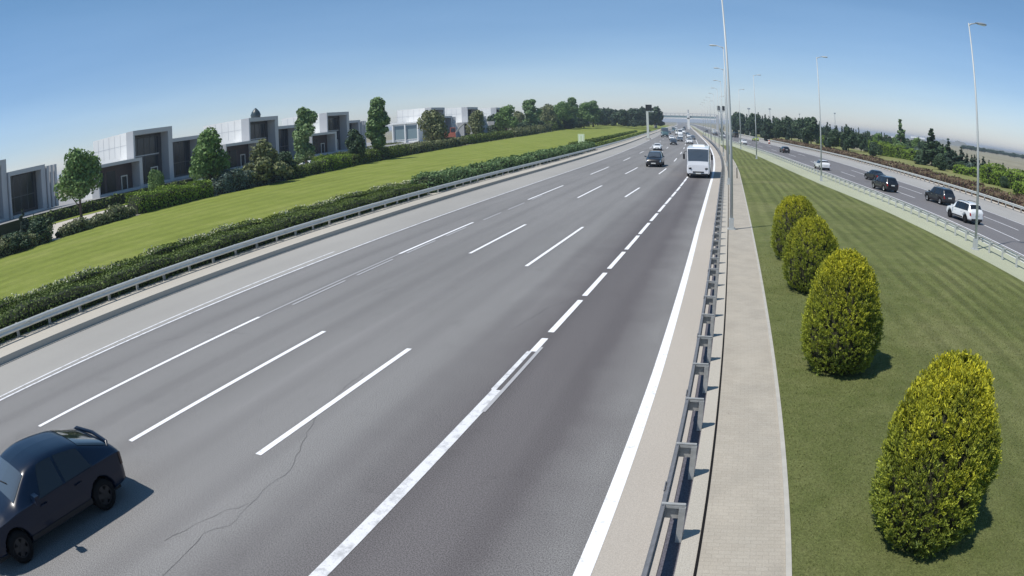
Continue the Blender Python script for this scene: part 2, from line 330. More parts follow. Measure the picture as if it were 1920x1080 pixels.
zF = lambda y: np.interp(y, [150, 260, 420, 640, 900], [0, 1.1, 3.3, 4.9, 5.2])
def strip(name, fa, fb, z, mat, y0=-30, y1=4000, parent=None, kind='structure', zb=None, za=None):
    y = np.unique(np.concatenate([[y0], YS[(YS > y0) & (YS < y1)], [y1]])); a = fa(y); b = fb(y); n = len(y)
    b = np.maximum(a + .02, b)
    V = np.concatenate([np.stack([a, y, np.full(n, z) + (za(y) if za else 0)], 1), np.stack([b, y, np.full(n, z)], 1)])
    F = [(i, n+i, n+i+1, i+1) for i in range(n-1)]
    mb = MB().add(V, F)
    if zb is not None:                      # give it upright sides down to zb
        for arr, fl in ((a, 0), (b, 1)):
            V2 = np.concatenate([np.stack([arr, y, np.full(n, z)], 1), np.stack([arr, y, np.full(n, zb)], 1)])
            mb.add(V2, [(i, i+1, n+i+1, n+i) if not fl else (i, n+i, n+i+1, i+1) for i in range(n-1)])
    o = mb.build(name, mat, parent)
    if parent is None: tag(o, kind=kind)
    return o
# base terrain: one sheet to the horizon
R0 = [(-9000, -9000), (9000, -9000), (9000, 9000), (-9000, 9000)]
tag(MB().add([(x, y, -.06) for x, y in R0], [(0, 1, 2, 3)]).build('ground', 'dry_plain'), kind='structure')
main = strip('main_road', lambda y: kerbL(y), lambda y: beamR(y)+.05, 0, 'asphalt')
strip('left_shoulder', lambda y: kerbL(y)+.12, lambda y: edgeL(y)-.15, .004, 'shoulder', parent=main)
strip('right_shoulder', lambda y: edgeR(y)+.1, lambda y: beamR(y)+.06, .004, 'shoulder_near', parent=main)
# painted lines of the main road
def mark(name, f, wdt, segs, mat, z=.009, parent=main):
    mb = MB()
    for a, b in segs:
        n = max(2, int((b-a)/ (2 if b < 120 else 12))+1); y = np.linspace(a, b, n); x = f(y)
        V = np.concatenate([np.stack([x-wdt/2, y, np.full(n, z)], 1), np.stack([x+wdt/2, y, np.full(n, z)], 1)])
        mb.add(V, [(i, n+i, n+i+1, i+1) for i in range(n-1)])
    return mb.build(name, mat, parent)
mark('edge_line', edgeR, .26, [(-20, 1500)], 'paint_white')
mark('edge_line', edgeL, .15, [(-20, 1500)], 'paint_dash')
mark('edge_line', lambda y: edgeL(y)-.32-.012*(y-8), .12, [(-20, 30)], 'paint_dash', z=.013)
mark('lane_line', lnB, .27, [(-20, 14.3)], 'paint_dash')
mark('lane_line', lambda y: lnB(y)-.10, .14, [(14.3, 17.2)], 'paint_dash'); mark('lane_line', lambda y: lnB(y)+.14, .10, [(13.0, 17.6)], 'paint_faded', z=.012)
mark('lane_line', lnB, .2, [(17.2, 18.4), (19, 22.8), (23.4, 27.2), (28, 31.8), (32.4, 36.5), (37, 41.2), (42, 45.6), (46.4, 50.4), (50.9, 55.3)] + [(56+4.7*k, 60.1+4.7*k) for k in range(40)], 'paint_white')
mark('lane_line', lnC, .17, [(-15, -7), (9.3, 16.6), (27.9, 38.9), (54.8, 62.7), (79.3, 88.9)] + [(105+24.5*k, 114+24.5*k) for k in range(25)], 'paint_white')
mark('lane_line', lnD, .17, [(-16, -7), (8.2, 17.4), (30.3, 39.4), (53.6, 64), (78.5, 89.7)] + [(104+24.5*k, 113+24.5*k) for k in range(25)], 'paint_white')
mark('lane_line', lnE, .16, [(-16, -5), (7.1, 18.2), (29.8, 40), (52, 63.7), (77, 90)] + [(104+24.5*k, 113+24.5*k) for k in range(25)], 'paint_white')
mark('lane_line', lambda y: lnE(y)+.02, .10, [(18.2, 29.8)], 'paint_faded')
mark('lane_line', lambda y: lnE(y)+.32, .12, [(20, 24), (25, 28.5), (30, 33.5), (35, 38), (41, 44.5), (46, 50), (52, 55)], 'paint_faded', z=.012)
# cracks and sealed joints in the asphalt
def crack(pts, wdt, name='crack', mat='crack', jit=.05, step=.22):
    P = [Vector((a, b, 0)) for a, b in pts]; out = []
    for i in range(len(P)-1):
        n = max(1, int((P[i+1]-P[i]).length/step))
        for k in range(n): q = P[i].lerp(P[i+1], k/n); out.append((q.x+rnd.uniform(-jit, jit), q.y+rnd.uniform(-jit, jit)))
    out.append(pts[-1]); n = len(out); V = []
    for i, (x, y) in enumerate(out):
        a = out[max(0, i-1)]; b = out[min(n-1, i+1)]; dx, dy = b[0]-a[0], b[1]-a[1]; l = hypot(dx, dy)+1e-6; ww = wdt*rnd.uniform(.4, 1.2)/2
        V += [(x-dy/l*ww, y+dx/l*ww, .0055), (x+dy/l*ww, y-dx/l*ww, .0055)]
    MB().add(V, [(2*i, 2*i+1, 2*i+3, 2*i+2) for i in range(n-1)]).build(name, mat, main)
crack([(-9.3, 14.5), (-9.1, 12), (-8.4, 10.1), (-8.0, 9.1), (-7.95, 7.6), (-7.8, 6.7), (-8.1, 6.2), (-7.9, 5.5), (-7.8, 4.6), (-7.7, 3.2)], .012)
crack([(-7.95, 7.6), (-8.4, 6.6), (-8.6, 5.6)], .008)
crack([(-13.4, 22), (-12.9, 24.5), (-11.2, 25.2), (-9.2, 24.6)], .010)
crack([(-6.6, 19), (-6.2, 21.5), (-5.2, 24.1), (-3.6, 24.8)], .010)
crack([(-18.6, 14), (-17.2, 16), (-15.1, 16.4)], .010)
# right-hand walkway, kerbs, lawns, verges
strip('gutter_beam_shadow', lambda y: beamR(y)+.06, lambda y: beamR(y)+.36, -.012, 'shadowed_asphalt', y1=300)  # asphalt behind the beam, with the beam's shadow painted into its colour
strip('concrete_strip', lambda y: beamR(y)+.34, lambda y: walkL(y)+.0, .05, 'concrete_strip', y1=300, zb=-.05)
strip('sidewalk', walkL, lambda y: walkR(y)-.1, .058, 'paving', y1=300, zb=-.05)
strip('dark_line', lambda y: walkL(y)-.03, lambda y: walkL(y)+.02, .062, 'tyre', y1=300)  # thin near-black line where the concrete strip meets the paving
strip('kerb', lambda y: walkR(y)-.1, walkR, .085, 'kerb', y1=300, zb=-.05)
strip('right_lawn', walkR, lambda y: np.maximum(lawnR(y), walkR(y)+.05), .06, 'lawn_right', y1=186)
strip('verge', lambda y: np.where(y > 186, walkR(y), lawnR(y)), lambda y: W_(y)-1.0, .03, 'verge', y1=1500)
right = strip('right_road', lambda y: W_(y)-1.0, lambda y: W_(y)+10.7, 0, 'asphalt_right')
strip('hard_shoulder', lambda y: W_(y)+10.6, lambda y: W_(y)+17.4, .004, 'shoulder_far', parent=right)
strip('hard_shoulder', lambda y: W_(y)-1.0, lambda y: W_(y)-.25, .004, 'shoulder_far', parent=right)
mark('edge_line', lambda y: W_(y), .2, [(-20, 1500)], 'paint_dash', parent=right)
mark('edge_line', lambda y: W_(y)+10.4, .2, [(-20, 1500)], 'paint_dash', parent=right)
for off, ph in ((3.45, 44), (7.0, 50)):
    mark('lane_line', lambda y, o=off: W_(y)+o, .17, [(ph+24.5*k-73.5, ph+24.5*k-65) for k in range(34)], 'paint_dash', parent=right)
strip('sidewalk', lambda y: W_(y)+17.4, lambda y: W_(y)+18.4, .05, 'path_pale', y1=900, zb=-.05)
strip('right_far_lawn', lambda y: W_(y)+22.0, lambda y: W_(y)+47, .03, 'lawn_far', y0=20, y1=420)
strip('bare_soil', lambda y: W_(y)+18.4, lambda y: W_(y)+22.0, .02, 'bare_soil', y1=420)
# left side: kerb, concrete foot of the rail, big lawn, promenade and raised terrace
strip('kerb', lambda y: kerbL(y)-.02, lambda y: kerbL(y)+.10, .03, 'kerb', zb=-.05, y1=900)
strip('concrete_strip', lambda y: kerbL(y)-3.2, lambda y: kerbL(y)-.04, .29, 'concrete_strip', y1=900, zb=-.05)
lawnF = lambda y: np.interp(y, [-60, 25, 36, 52, 90, 114, 150, 205, 236, 320, 600], [-61, -60.5, -62, -64, -64, -68, -73, -80, -86, -97, -150])
lawnF = line((-60, -61), (25, -60.5), (36, -62), (52, -64), (90, -64), (114, -68), (150, -72.5), (205, -75), (257, -77.5), (330, -84), (420, -95), (640, -125), (900, -170))
strip('left_lawn', lawnF, lambda y: kerbL(y)-3.2, .05, 'lawn_left', y0=-30, y1=900, za=zF)

strip('promenade', lambda y: lawnF(y)-26, lawnF, .03, 'path_pale', y0=-30, y1=600)
strip('terrace_lawn', lambda y: lawnF(y)*0-89.5, lambda y: lawnF(y)*0-84.5, .06, 'lawn_left', y0=10, y1=150)
strip('terrace', lambda y: y*0-140., lambda y: y*0-89.5, 1.7, 'plinth_grey', y0=8, y1=300, zb=-.05)
# ------------------------------------------------------------------ guard rails
def wprofile(side):
    P = [(0, .0), (.02, .02), (.075, .055), (.075, .095), (.012, .135), (.012, .175), (.075, .215), (.075, .255), (.02, .29), (0, .31)]
    return [(side*a, b) for a, b in P]
def guard_rail(name, f, y0, y1, side, z0, label, cat='guard rail', first=100, step=2.0, off=.0, mat='galvanised', pmat='galvanised_post', post_d=.33, capbar=True, hs=1.0, ph=1.4):
    """side: +1 if traffic is on the +x side"""
    root = empty(name, (float(f(np.array([y0]))[0]), y0, 0)); tag(root, label, cat)
    ox, oy = root.location.x, root.location.y
    ys = np.concatenate([np.arange(y0, min(y1, 80), 2.0), np.arange(80, y1, 6.0)]) if y1 > 80 else np.arange(y0, y1, 2.0)
    prof = [(a*hs, b*hs) for a, b in wprofile(side)]; k = len(prof); x = f(ys); n = len(ys); V = []
    for i in range(n):
        for a, b in prof: V.append((x[i]+a-ox, ys[i]-oy, z0+b))
    F = [(i*k+j, i*k+j+1, (i+1)*k+j+1, (i+1)*k+j) for i in range(n-1) for j in range(k-1)]
    mb = MB().add(V, F)
    V2 = [(a-side*.006, b, c) for a, b, c in V]; mb.add(V2, F)
    for i in range(n-1):                    # splice laps
        if i % 2 == 0 and ys[i] < 90:
            for b in (.05, .15, .25): mb.box((x[i]+side*.08-ox, ys[i]-oy, z0+b+.02), (.02, .28, .03))
    mb.build('beam', mat, root, True)
    # a post with its spacer bracket
    s = -side
    pm = MB(); pm.box((s*post_d, 0, (z0+.28)/2), (.012, .12, z0+.28)); pm.box((s*(post_d-.05), -.054, (z0+.28)/2), (.1, .012, z0+.28)); pm.box((s*(post_d-.05), .054, (z0+.28)/2), (.1, .012, z0+.28))
    sm = MB(); sm.box((s*post_d/2, 0, z0+.27), (post_d+.02, .065, .045)); sm.box((s*post_d/2, .03, z0+.13), (post_d, .012, .22))
    if capbar: sm.box((s*(post_d/2-.03), 0, z0+.315), (post_d+.06, .055, .02))
    pme = pm.mesh('post', [pmat]); sme = sm.mesh('spacer', [pmat])
    yy = np.arange(y0+ph, y1, step); rest = MB()
    for i, y in enumerate(yy):
        xx = float(f(np.array([y]))[0])
        if i < first:
            p = link('post', pme, root); p.location = (xx-ox, y-oy, 0); q = link('spacer', sme, p)
        else:
            rest.box((xx+s*post_d-ox, y-oy, (z0+.28)/2), (.1, .1, z0+.28)); rest.box((xx+s*post_d/2-ox, y-oy, z0+.27), (post_d, .09, .05))
    if rest.n: r = rest.build('post', 'galvanised_post', root); r['kind'] = 'stuff'
    return root
guard_rail('guard_rail', beamR, 1.4, 300, -1, .42, 'galvanised guard rail running along the brick walkway beside the main road', step=2.1, ph=1.1, mat='shaded_weathered_steel', pmat='weathered_post')
guard_rail('guard_rail', lambda y: railL(y), -4, 420, 1, .62, 'pale guard rail on the left kerb in front of the clipped hedge', hs=1.08, post_d=.3, capbar=False)
guard_rail('guard_rail', railR, 16, 300, 1, .42, 'guard rail between the striped lawn and the right carriageway', capbar=False, post_d=.3)
guard_rail('guard_rail', lambda y: wallF(y), 30, 420, -1, .46, 'guard rail on the far right edge in front of the reddish hedge', capbar=False, post_d=.3)
# ------------------------------------------------------------------ foliage
def rand_dirs(n):
    v = NP.normal(size=(n, 3)); return v/np.linalg.norm(v, axis=1)[:, None]
def leafset(mb, C, size, mi=0, up=0.0, Nrm=None, flat=.5):
    n = len(C); d = rand_dirs(n)
    if Nrm is not None: d = d*flat + Nrm; d /= np.linalg.norm(d, axis=1)[:, None]
    t = rand_dirs(n); a = np.cross(d, t); a /= np.linalg.norm(a, axis=1)[:, None]+1e-9; b = np.cross(d, a)
    if up: a = a*(1-up) + np.array([0, 0, up])
    s = size*NP.uniform(.6, 1.35, n)[:, None]
    return mb.quads(C, a*s*.5, b*s*.5*.75, mi)
def lump(C, R, seed=0):
    """radius modulation: sum of sines for lumpy outlines"""
    r = np.random.default_rng(seed); out = np.ones(len(C))
    for _ in range(5):
        k = r.normal(size=3)*r.uniform(2, 5); out += .05*np.sin(C@k + r.uniform(0, 6))
    return out
def crown_points(n, lobes):
    w_ = np.array([l[3]**2 for l in lobes]); idx = NP.choice(len(lobes), n, p=w_/w_.sum()); L = np.array([l[:3] for l in lobes])[idx]; R = np.array([l[3] for l in lobes])[idx]
    d = rand_dirs(n); rr = R*NP.uniform(.45, 1.0, n)**.5
    return L + d*rr[:, None], d
def tree_mesh(kind, h, wd, trunk_h, n, size, mats, seed):
    """returns (trunk mesh, crown mesh) for a tree h high, wd wide"""
    r = random.Random(seed); tb = MB(); lobes = []; ch = h-trunk_h
    if kind == 'round':
        for i in range(13):
            t = r.uniform(0.05, .95); rad = wd/2*(sin(pi*min(1, (t*.85+.12)))**.6)*.8; a = r.uniform(0, 2*pi); q = rad*r.uniform(.25, .75)
            lobes.append((cos(a)*q, sin(a)*q, trunk_h+ch*(.12+.76*t), wd*r.uniform(.15, .25)))
        lobes.append((0, 0, trunk_h+ch*.45, wd*.3)); lobes.append((0, 0, trunk_h+ch*.75, wd*.22))
    elif kind == 'tall':
        for i in range(15):
            t = i/14; rad = wd/2*(sin(pi*(t*.8+.15))**.7); a = r.uniform(0, 2*pi); q = rad*r.uniform(.15, .6)
            lobes.append((cos(a)*q, sin(a)*q, trunk_h+ch*(.08+.84*t), wd*r.uniform(.16, .27)))
    elif kind == 'cone':
        for i in range(22):
            t = i/21; rad = wd/2*(1-t)**.8+.1; a = r.uniform(0, 2*pi); q = rad*r.uniform(.2, .62)
            lobes.append((cos(a)*q, sin(a)*q, trunk_h+ch*(.03+.95*t), max(.19*wd*(1.12-t), .3)))
    elif kind == 'layer':
        for i in range(26):
            t = (i//4)/6; rad = wd/2*(1-t)**.55; a = r.uniform(0, 2*pi); q = rad*r.uniform(.35, .85)
            lobes.append((cos(a)*q, sin(a)*q, trunk_h+ch*(.06+.86*t), wd*.12))
    elif kind == 'spire':
        for i in range(16):
            t = i/15; rad = wd/2*(1-t)**.6; a = r.uniform(0, 2*pi)
            lobes.append((cos(a)*rad*.35, sin(a)*rad*.35, trunk_h+ch*(.03+.95*t), max(rad*.75, .15)))
    tb.tube([(0, 0, -.1), (r.uniform(-.05, .05), 0, trunk_h), (0, r.uniform(-.1, .1), trunk_h+ch*.6)], [h*.022+.04, h*.016+.03, .04], 8)
    for l in lobes[:9]:
        z = max(trunk_h*.8, l[2]-abs(l[0])-abs(l[1])-.3); z = min(z, l[2]-.1)
        tb.tube([(0, 0, z), (l[0]*.5, l[1]*.5, (z+l[2])/2+.1), (l[0], l[1], l[2])], [h*.009+.02, h*.005+.015, .015], 5)
    C, d = crown_points(n, lobes)
    if kind in ('layer',): C[:, 2] = np.round(C[:, 2]/(.42)) * .42 + NP.normal(0, .09, n)
    cb = MB(); leafset(cb, C, size, 0, Nrm=d, flat=.8)
    inner = MB()
    return tb.mesh('trunk', ['bark'], True), cb.mesh('crown', mats)
TREE_CACHE = {}
def tree(name, variant, loc, h, label, group=None, wscale=1.0, cat='tree'):
    kind, bh, bw, th, n, size, mats, seed = variant
    if variant[:6]+(str(mats), seed) not in TREE_CACHE: TREE_CACHE[variant[:6]+(str(mats), seed)] = tree_mesh(*variant[:6], mats, seed)
    tm, cm = TREE_CACHE[variant[:6]+(str(mats), seed)]
    root = empty(name, loc, rnd.uniform(0, 6.28)); s = h/bh; root.scale = (s*wscale, s*wscale, s); tag(root, label, cat, group)
    link('trunk', tm, root); link('crown', cm, root); return root
def hedge(name, pts, wdt, h, label, size=.13, dens=60, mats=('hedge_core', 'leaf_hedge'), z0=.05, group=None, tips=None, lumpy=.08, cat='hedge', clump=0.0, zf=None):
    """pts: [(x, y), ...] centre line; leaf-covered box with a rough top; lumpy swells the outline"""
    P = [Vector((a, b, 0)) for a, b in pts]; st = []; tot = 0
    for i in range(len(P)-1):
        L_ = (P[i+1]-P[i]).length; n = max(1, int(L_/.7))
        for k in range(n): st.append(P[i].lerp(P[i+1], k/n))
    st.append(P[-1]); n = len(st); ox, oy = st[0].x, st[0].y
    mb = MB(); ph = [rnd.uniform(0, 6.28) for _ in range(6)]; s = 0; V = []; dat = []
    for i, p in enumerate(st):
        d = (st[min(i+1, n-1)]-st[max(i-1, 0)]).normalized(); nx, ny = d.y, -d.x
        if i: s += (st[i]-st[i-1]).length
        g = 1 + lumpy*(sin(s*.9+ph[0])+.8*sin(s*2.1+ph[1])+.6*sin(s*.33+ph[2])) - clump*max(0, sin(s*1.7+ph[3]))
        hh = h*g*(.55 if i in (0, n-1) else 1); ww = wdt*(1+.5*(g-1))*(.7 if i in (0, n-1) else 1)
        dat.append((p.x, p.y, nx, ny, ww, hh))
        k = .86
        for a, b in ((-.5, 0), (-.5, .78), (-.36, 1), (.36, 1), (.5, .78), (.5, 0)):
            V.append((p.x+nx*a*ww*k-ox, p.y+ny*a*ww*k-oy, b*hh*k))
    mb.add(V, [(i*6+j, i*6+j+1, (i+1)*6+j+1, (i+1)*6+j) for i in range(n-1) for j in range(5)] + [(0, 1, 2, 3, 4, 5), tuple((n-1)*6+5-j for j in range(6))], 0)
    D = np.array(dat); L_ = s; per = (2*h+wdt); N = int(L_*per*dens)
    u = NP.uniform(0, n-1.001, N); i0 = u.astype(int); fr = (u-i0)[:, None]; Q = D[i0]*(1-fr)+D[i0+1]*fr
    v = NP.uniform(0, per, N); a = np.where(v < h, -.5, np.where(v > h+wdt, .5, (v-h)/wdt-.5)); b = np.where(v < h, v/h, np.where(v > h+wdt, 1-(v-h-wdt)/h, 1.0))
    edge = np.clip(np.abs(a)*2-.75, 0, 1)*.6; b = np.minimum(b, 1-edge*.25)
    C = np.stack([Q[:, 0]+Q[:, 2]*a*Q[:, 4]-ox, Q[:, 1]+Q[:, 3]*a*Q[:, 4]-oy, b*Q[:, 5]], 1) + NP.normal(0, size*.33, (N, 3))
    C[:, 2] = np.maximum(C[:, 2], .02)
    Nr = np.stack([Q[:, 2]*a*2, Q[:, 3]*a*2, (b > .95)*1.0], 1)
    leafset(mb, C, size, 1, Nrm=Nr, flat=1.0)
    ms = list(mats)
    if tips:
        M = int(L_*tips[1]); u = NP.uniform(0, n-1.001, M); keep = np.sin(u*.35+ph[4])+np.sin(u*1.3+ph[5]) > -.4; u = u[keep]; M = len(u); i0 = u.astype(int); fr = (u-i0)[:, None]; Q = D[i0]*(1-fr)+D[i0+1]*fr; a = NP.uniform(-.5, .5, M)
        C = np.stack([Q[:, 0]+Q[:, 2]*a*Q[:, 4]-ox, Q[:, 1]+Q[:, 3]*a*Q[:, 4]-oy, Q[:, 5]*(1+NP.uniform(-.08, .16, M))], 1)
        leafset(mb, C, size*1.05, 2); ms.append(tips[0])
    if zf is not None:                     # follow the rising bank
        for q in mb.v: q[:, 2] += zf(q[:, 1]+oy)
    o = mb.build(name, ms); o.location = (ox, oy, z0); tag(o, label, cat, group); return o
# ------------------------------------------------------------------ golden thuja bushes
def thuja(loc, r, h, label, seed, n=2600):
    root = empty('thuja_bush', loc); tag(root, label, 'bush', 'golden thuja bushes in a row on the lawn')
    rg = np.random.default_rng(seed)
    def prof(t): return r*np.clip(np.sin(np.pi*np.clip(.24+.76*t, 0, 1))**.46, .0, 1)*np.where(t < .12, .82+1.5*t, 1)
    nz, na = 22, 28; V = []; F = []
    for i in range(nz+1):
        t = i/nz
        for k in range(na):
            a = 2*pi*k/na; rr = float(prof(np.array(t*.985)))*.86*(1+.05*sin(3*a+seed)*sin(5*t)); V.append((rr*cos(a), rr*sin(a), .06+h*.955*t))
    for i in range(nz):
        for k in range(na): F.append((i*na+k, i*na+(k+1) % na, (i+1)*na+(k+1) % na, (i+1)*na+k))
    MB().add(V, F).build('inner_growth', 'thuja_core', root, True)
    MB().tube([(0, 0, -.05), (0, 0, .5)], [.07, .05], 8).build('trunk', 'bark', root)
    mb = MB(); t = rg.uniform(0.0, 1, n)**.88; a = rg.uniform(0, 2*pi, n)
    k = 1.0 + .07*np.sin(3*a+seed+4*t)*np.sin(6*t+seed) + .06*np.sin(7*a+9*t) + .04*np.sin(11*t+4*a+seed) + rg.normal(0, .035, n)
    R_ = prof(t*.985)*k; T = np.stack([R_*np.cos(a), R_*np.sin(a), .08+h*t*(.975+rg.normal(0, .010, n))], 1)
    out = np.stack([np.cos(a)*(1.05-t), np.sin(a)*(1.05-t), .45+t*.9], 1); out /= np.linalg.norm(out, axis=1)[:, None]
    lean = out + rg.normal(0, .25, (n, 3)); lean /= np.linalg.norm(lean, axis=1)[:, None]
    big_ = rg.uniform(.6, 1.15, n)[:, None]
    for j in range(24):                     # each tuft is a little plume of sprays, dark gaps stay between tufts
        d = lean + np.array([0, 0, .2]) + rg.normal(0, .5, (n, 3)); d /= np.linalg.norm(d, axis=1)[:, None]
        s = rg.uniform(.016, .032, n)[:, None]*big_; q = np.cross(d, rand_dirs(n)); q /= np.linalg.norm(q, axis=1)[:, None]
        C = T + lean*rg.uniform(-.05, .12, n)[:, None]*big_ + d*s*.8 + q*rg.normal(0, .026, n)[:, None]*big_
        mb.quads(C, q*s*.36, d*s*1.15)
    mb.build('foliage', 'leaf_thuja', root)
    # mulch ring
    return root
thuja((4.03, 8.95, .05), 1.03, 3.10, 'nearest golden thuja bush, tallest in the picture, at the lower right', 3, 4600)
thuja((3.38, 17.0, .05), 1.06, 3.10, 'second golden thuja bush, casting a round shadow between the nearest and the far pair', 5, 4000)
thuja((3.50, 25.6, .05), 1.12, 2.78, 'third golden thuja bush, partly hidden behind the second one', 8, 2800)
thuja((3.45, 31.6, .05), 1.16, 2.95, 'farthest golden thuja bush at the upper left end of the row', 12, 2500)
# short blades of grass over the near lawn
def blades():
    N = 110000; y = NP.uniform(3.5, 34, N)**1.0; y = 3.5+(y-3.5)*NP.uniform(.35, 1, N); xr = np.minimum(lawnR(y), 15); x = NP.uniform(0, 1, N)*(xr-1.58)+1.58
    s = NP.uniform(.010, .022, N)*(1+y/30); C = np.stack([x, y, .06+s*.5], 1); a = NP.uniform(0, 6.28, N)
    A = np.stack([np.cos(a)*s*.22, np.sin(a)*s*.22, s*0], 1); B = np.stack([NP.normal(0, .35, N)*s, NP.normal(0, .35, N)*s, s*.6], 1)
    mb = MB(); mb.quads(C, A, B)
    o = mb.build('grass', 'lawn_blades'); tag(o, 'short mown grass of the lawn beside the brick walkway', 'grass', kind='stuff')
leaf('lawn_blades', [(.10, .125, .036), (.14, .17, .05), (.20, .215, .075), (.25, .24, .11)], .3)
blades()
# ------------------------------------------------------------------ street lamps
def lamp_meshes(h, arm, side):
    p = MB(); p.tube([(0, 0, 0), (0, 0, h*.4), (0, 0, h)], [.105, .085, .045], 12); b = MB(); b.box((0, 0, .02), (.5, .5, .05)); b.box((0, 0, .35), (.30, .30, .62)); 
    for i in (-1, 1):
        for j in (-1, 1): b.tube([(i*.19, j*.19, .03), (i*.19, j*.19, .1)], .02, 6)
    a = MB(); a.tube([(0, 0, h-.15), (side*arm*.35, 0, h-.02), (side*arm, 0, h+.08)], [.05, .045, .035], 8)
    hd = MB(); x0 = side*arm; L_ = .95; V = []; 
    secs = [(0, .07, .05), (.2, .14, .09), (.55, .19, .11), (.85, .17, .08), (L_, .06, .03)]
    for q, wd, t in secs:
        for an in range(10):
            g = 2*pi*an/10; V.append((x0+side*q, wd*cos(g), h+.10+t*max(-.35, sin(g))+.03*q))
    hd.add(V, [(i*10+k, i*10+(k+1) % 10, (i+1)*10+(k+1) % 10, (i+1)*10+k) for i in range(4) for k in range(10)] + [tuple(range(10)), tuple(40+k for k in range(10))])
    gl = MB(); gl.box((x0+side*.52, 0, h+.065), (.6, .24, .03))
    return p, b, a, hd, gl
def street_lamp(loc, h, arm, side, label, group, mat='lamp_grey', rz=0):
    root = empty('street_lamp', loc, rz); tag(root, label, 'street lamp', group)
    p, b, a, hd, gl = lamp_meshes(h, arm, side)
    p.build('pole', mat, root, True); b.build('base', mat, root); a.build('arm', mat, root, True); k = hd.build('lamp_head', 'lamp_slate' if side > 0 and loc[1] < 60 else mat, root, True); gl.build('lamp_glass', 'lamp_glass', k)
    return root
ORD = ['nearest', 'second', 'third', 'fourth', 'fifth', 'sixth', 'seventh', 'eighth', 'ninth', 'tenth', 'eleventh', 'twelfth', 'thirteenth', 'fourteenth', 'fifteenth', 'sixteenth']
gl_ = 'street lamps along the brick walkway'
for i, y in enumerate([39.6, 68.5, 97.5, 126.5, 155, 184, 213, 242, 272, 302]):
    x = .10 + float(bend(np.array([y]))[()] if y > 85 else 0) + (.1 if i == 0 else -.05)
    street_lamp((x, y, .06), 14.4, .55, -1, ('tall grey street lamp whose top leaves the picture, standing on the brick walkway' if i == 0 else '%s street lamp from the camera along the walkway, head over the main road' % ORD[i]), gl_, rz=radians(2 if i else 0))
gl_ = 'street lamps along the right carriageway rail'
for i, (x, y, h) in enumerate([(17.05, 38.2, 14.3), (12.0, 80.2, 15.3), (5.5, 122.5, 15.6), (3.4, 166, 15.0), (-2.0, 206, 14.6), (-6.5, 248, 14.4)]):
    street_lamp((x, y, .03), h, .6, 1, ['tall street lamp with a dark head at the right side of the picture', 'second street lamp beside the right carriageway, in front of the white hatchback', 'third street lamp beside the right carriageway, at the tip of the lawn'][i] if i < 3 else '%s street lamp beside the right carriageway rail, far away' % ORD[i], gl_)
# far masts on the right horizon
for i, (az, d, h) in enumerate([(3.9, 420, 17), (6.6, 520, 17), (9.9, 430, 17.5), (2.0, 360, 15)]):
    m = MB(); m.tube([(0, 0, 0), (0, 0, h)], [.2, .12], 6); m.box((0, 0, h-.2), (1.6, .5, .7), rz=i)
    o = m.build('mast', 'lamp_slate'); o.location = (d*sin(radians(az)), d*cos(radians(az)), 0); tag(o, ['distant mast rising behind the dark trees right of the third lamp', 'distant mast between the third and second right-hand lamps', 'distant pole standing alone above the trees right of the second lamp', 'distant pole just right of the tall walkway lamp'][i], 'mast', 'distant masts beyond the right-hand trees')
# bollard, signs, gantry
b = empty('bollard', (1.05, 76.7, .06)); tag(b, 'thin dark bollard standing on the walkway beyond the tall lamp', 'bollard')
MB().tube([(0, 0, 0), (0, 0, 1.15)], .055, 10).build('post', 'trim_black', b, True); MB().tube([(0, 0, 1.15), (0, 0, 1.3)], [.08, .03], 10).build('cap', 'lamp_slate', b, True)
sg = empty('road_sign', (-31.2, 139, .05), radians(-5)); tag(sg, 'small pale green sign on a post behind the left rail', 'sign')
MB().tube([(0, 0, 0), (0, 0, 3.5)], .06, 8).build('post', 'cream_metal', sg, True)
MB().box((0, -.08, 2.55), (1.45, .05, 1.9)).build('panel', 'sign_green', sg)
m = MB(); m.box((-.32, -.115, 2.5), (.16, .02, 1.2)); m.box((.32, -.115, 2.5), (.16, .02, 1.2)); m.box((0, -.115, 3.2), (.9, .02, .12)); m.build('panel_marks', 'sign_white', sg)
g = empty('sign_gantry', (-27.0, 222, 0)); tag(g, 'cream steel sign mast with a black display box beside the left rail', 'sign mast')
m = MB(); m.box((0, 0, 4.8), (.75, .6, 9.6)); m.build('mast', 'cream_metal', g); MB().box((.9, 0, 9.55), (2.6, .4, .35)).build('arm', 'cream_metal', g)
MB().box((.55, -.1, 10.9), (2.1, .5, 2.0)).build('display_box', 'sign_black', g); MB().box((0, 0, .25), (1.5, 1.5, .5)).build('footing', 'kerb', g)
v = empty('sign_mast', (-2.0, 236, 0)); tag(v, 'mast with two dark square panels between the two carriageways', 'sign mast')
MB().tube([(0, 0, 0), (0, 0, 12)], [.2, .14], 8).build('mast', 'lamp_slate', v, True)
for s in (-1, 1): MB().box((s*.85, -.2, 11.6), (1.1, .3, 1.7)).build('panel', 'sign_black', v)
MB().box((0, 0, 10.4), (2.6, .2, .2)).build('crossbar', 'lamp_slate', v)
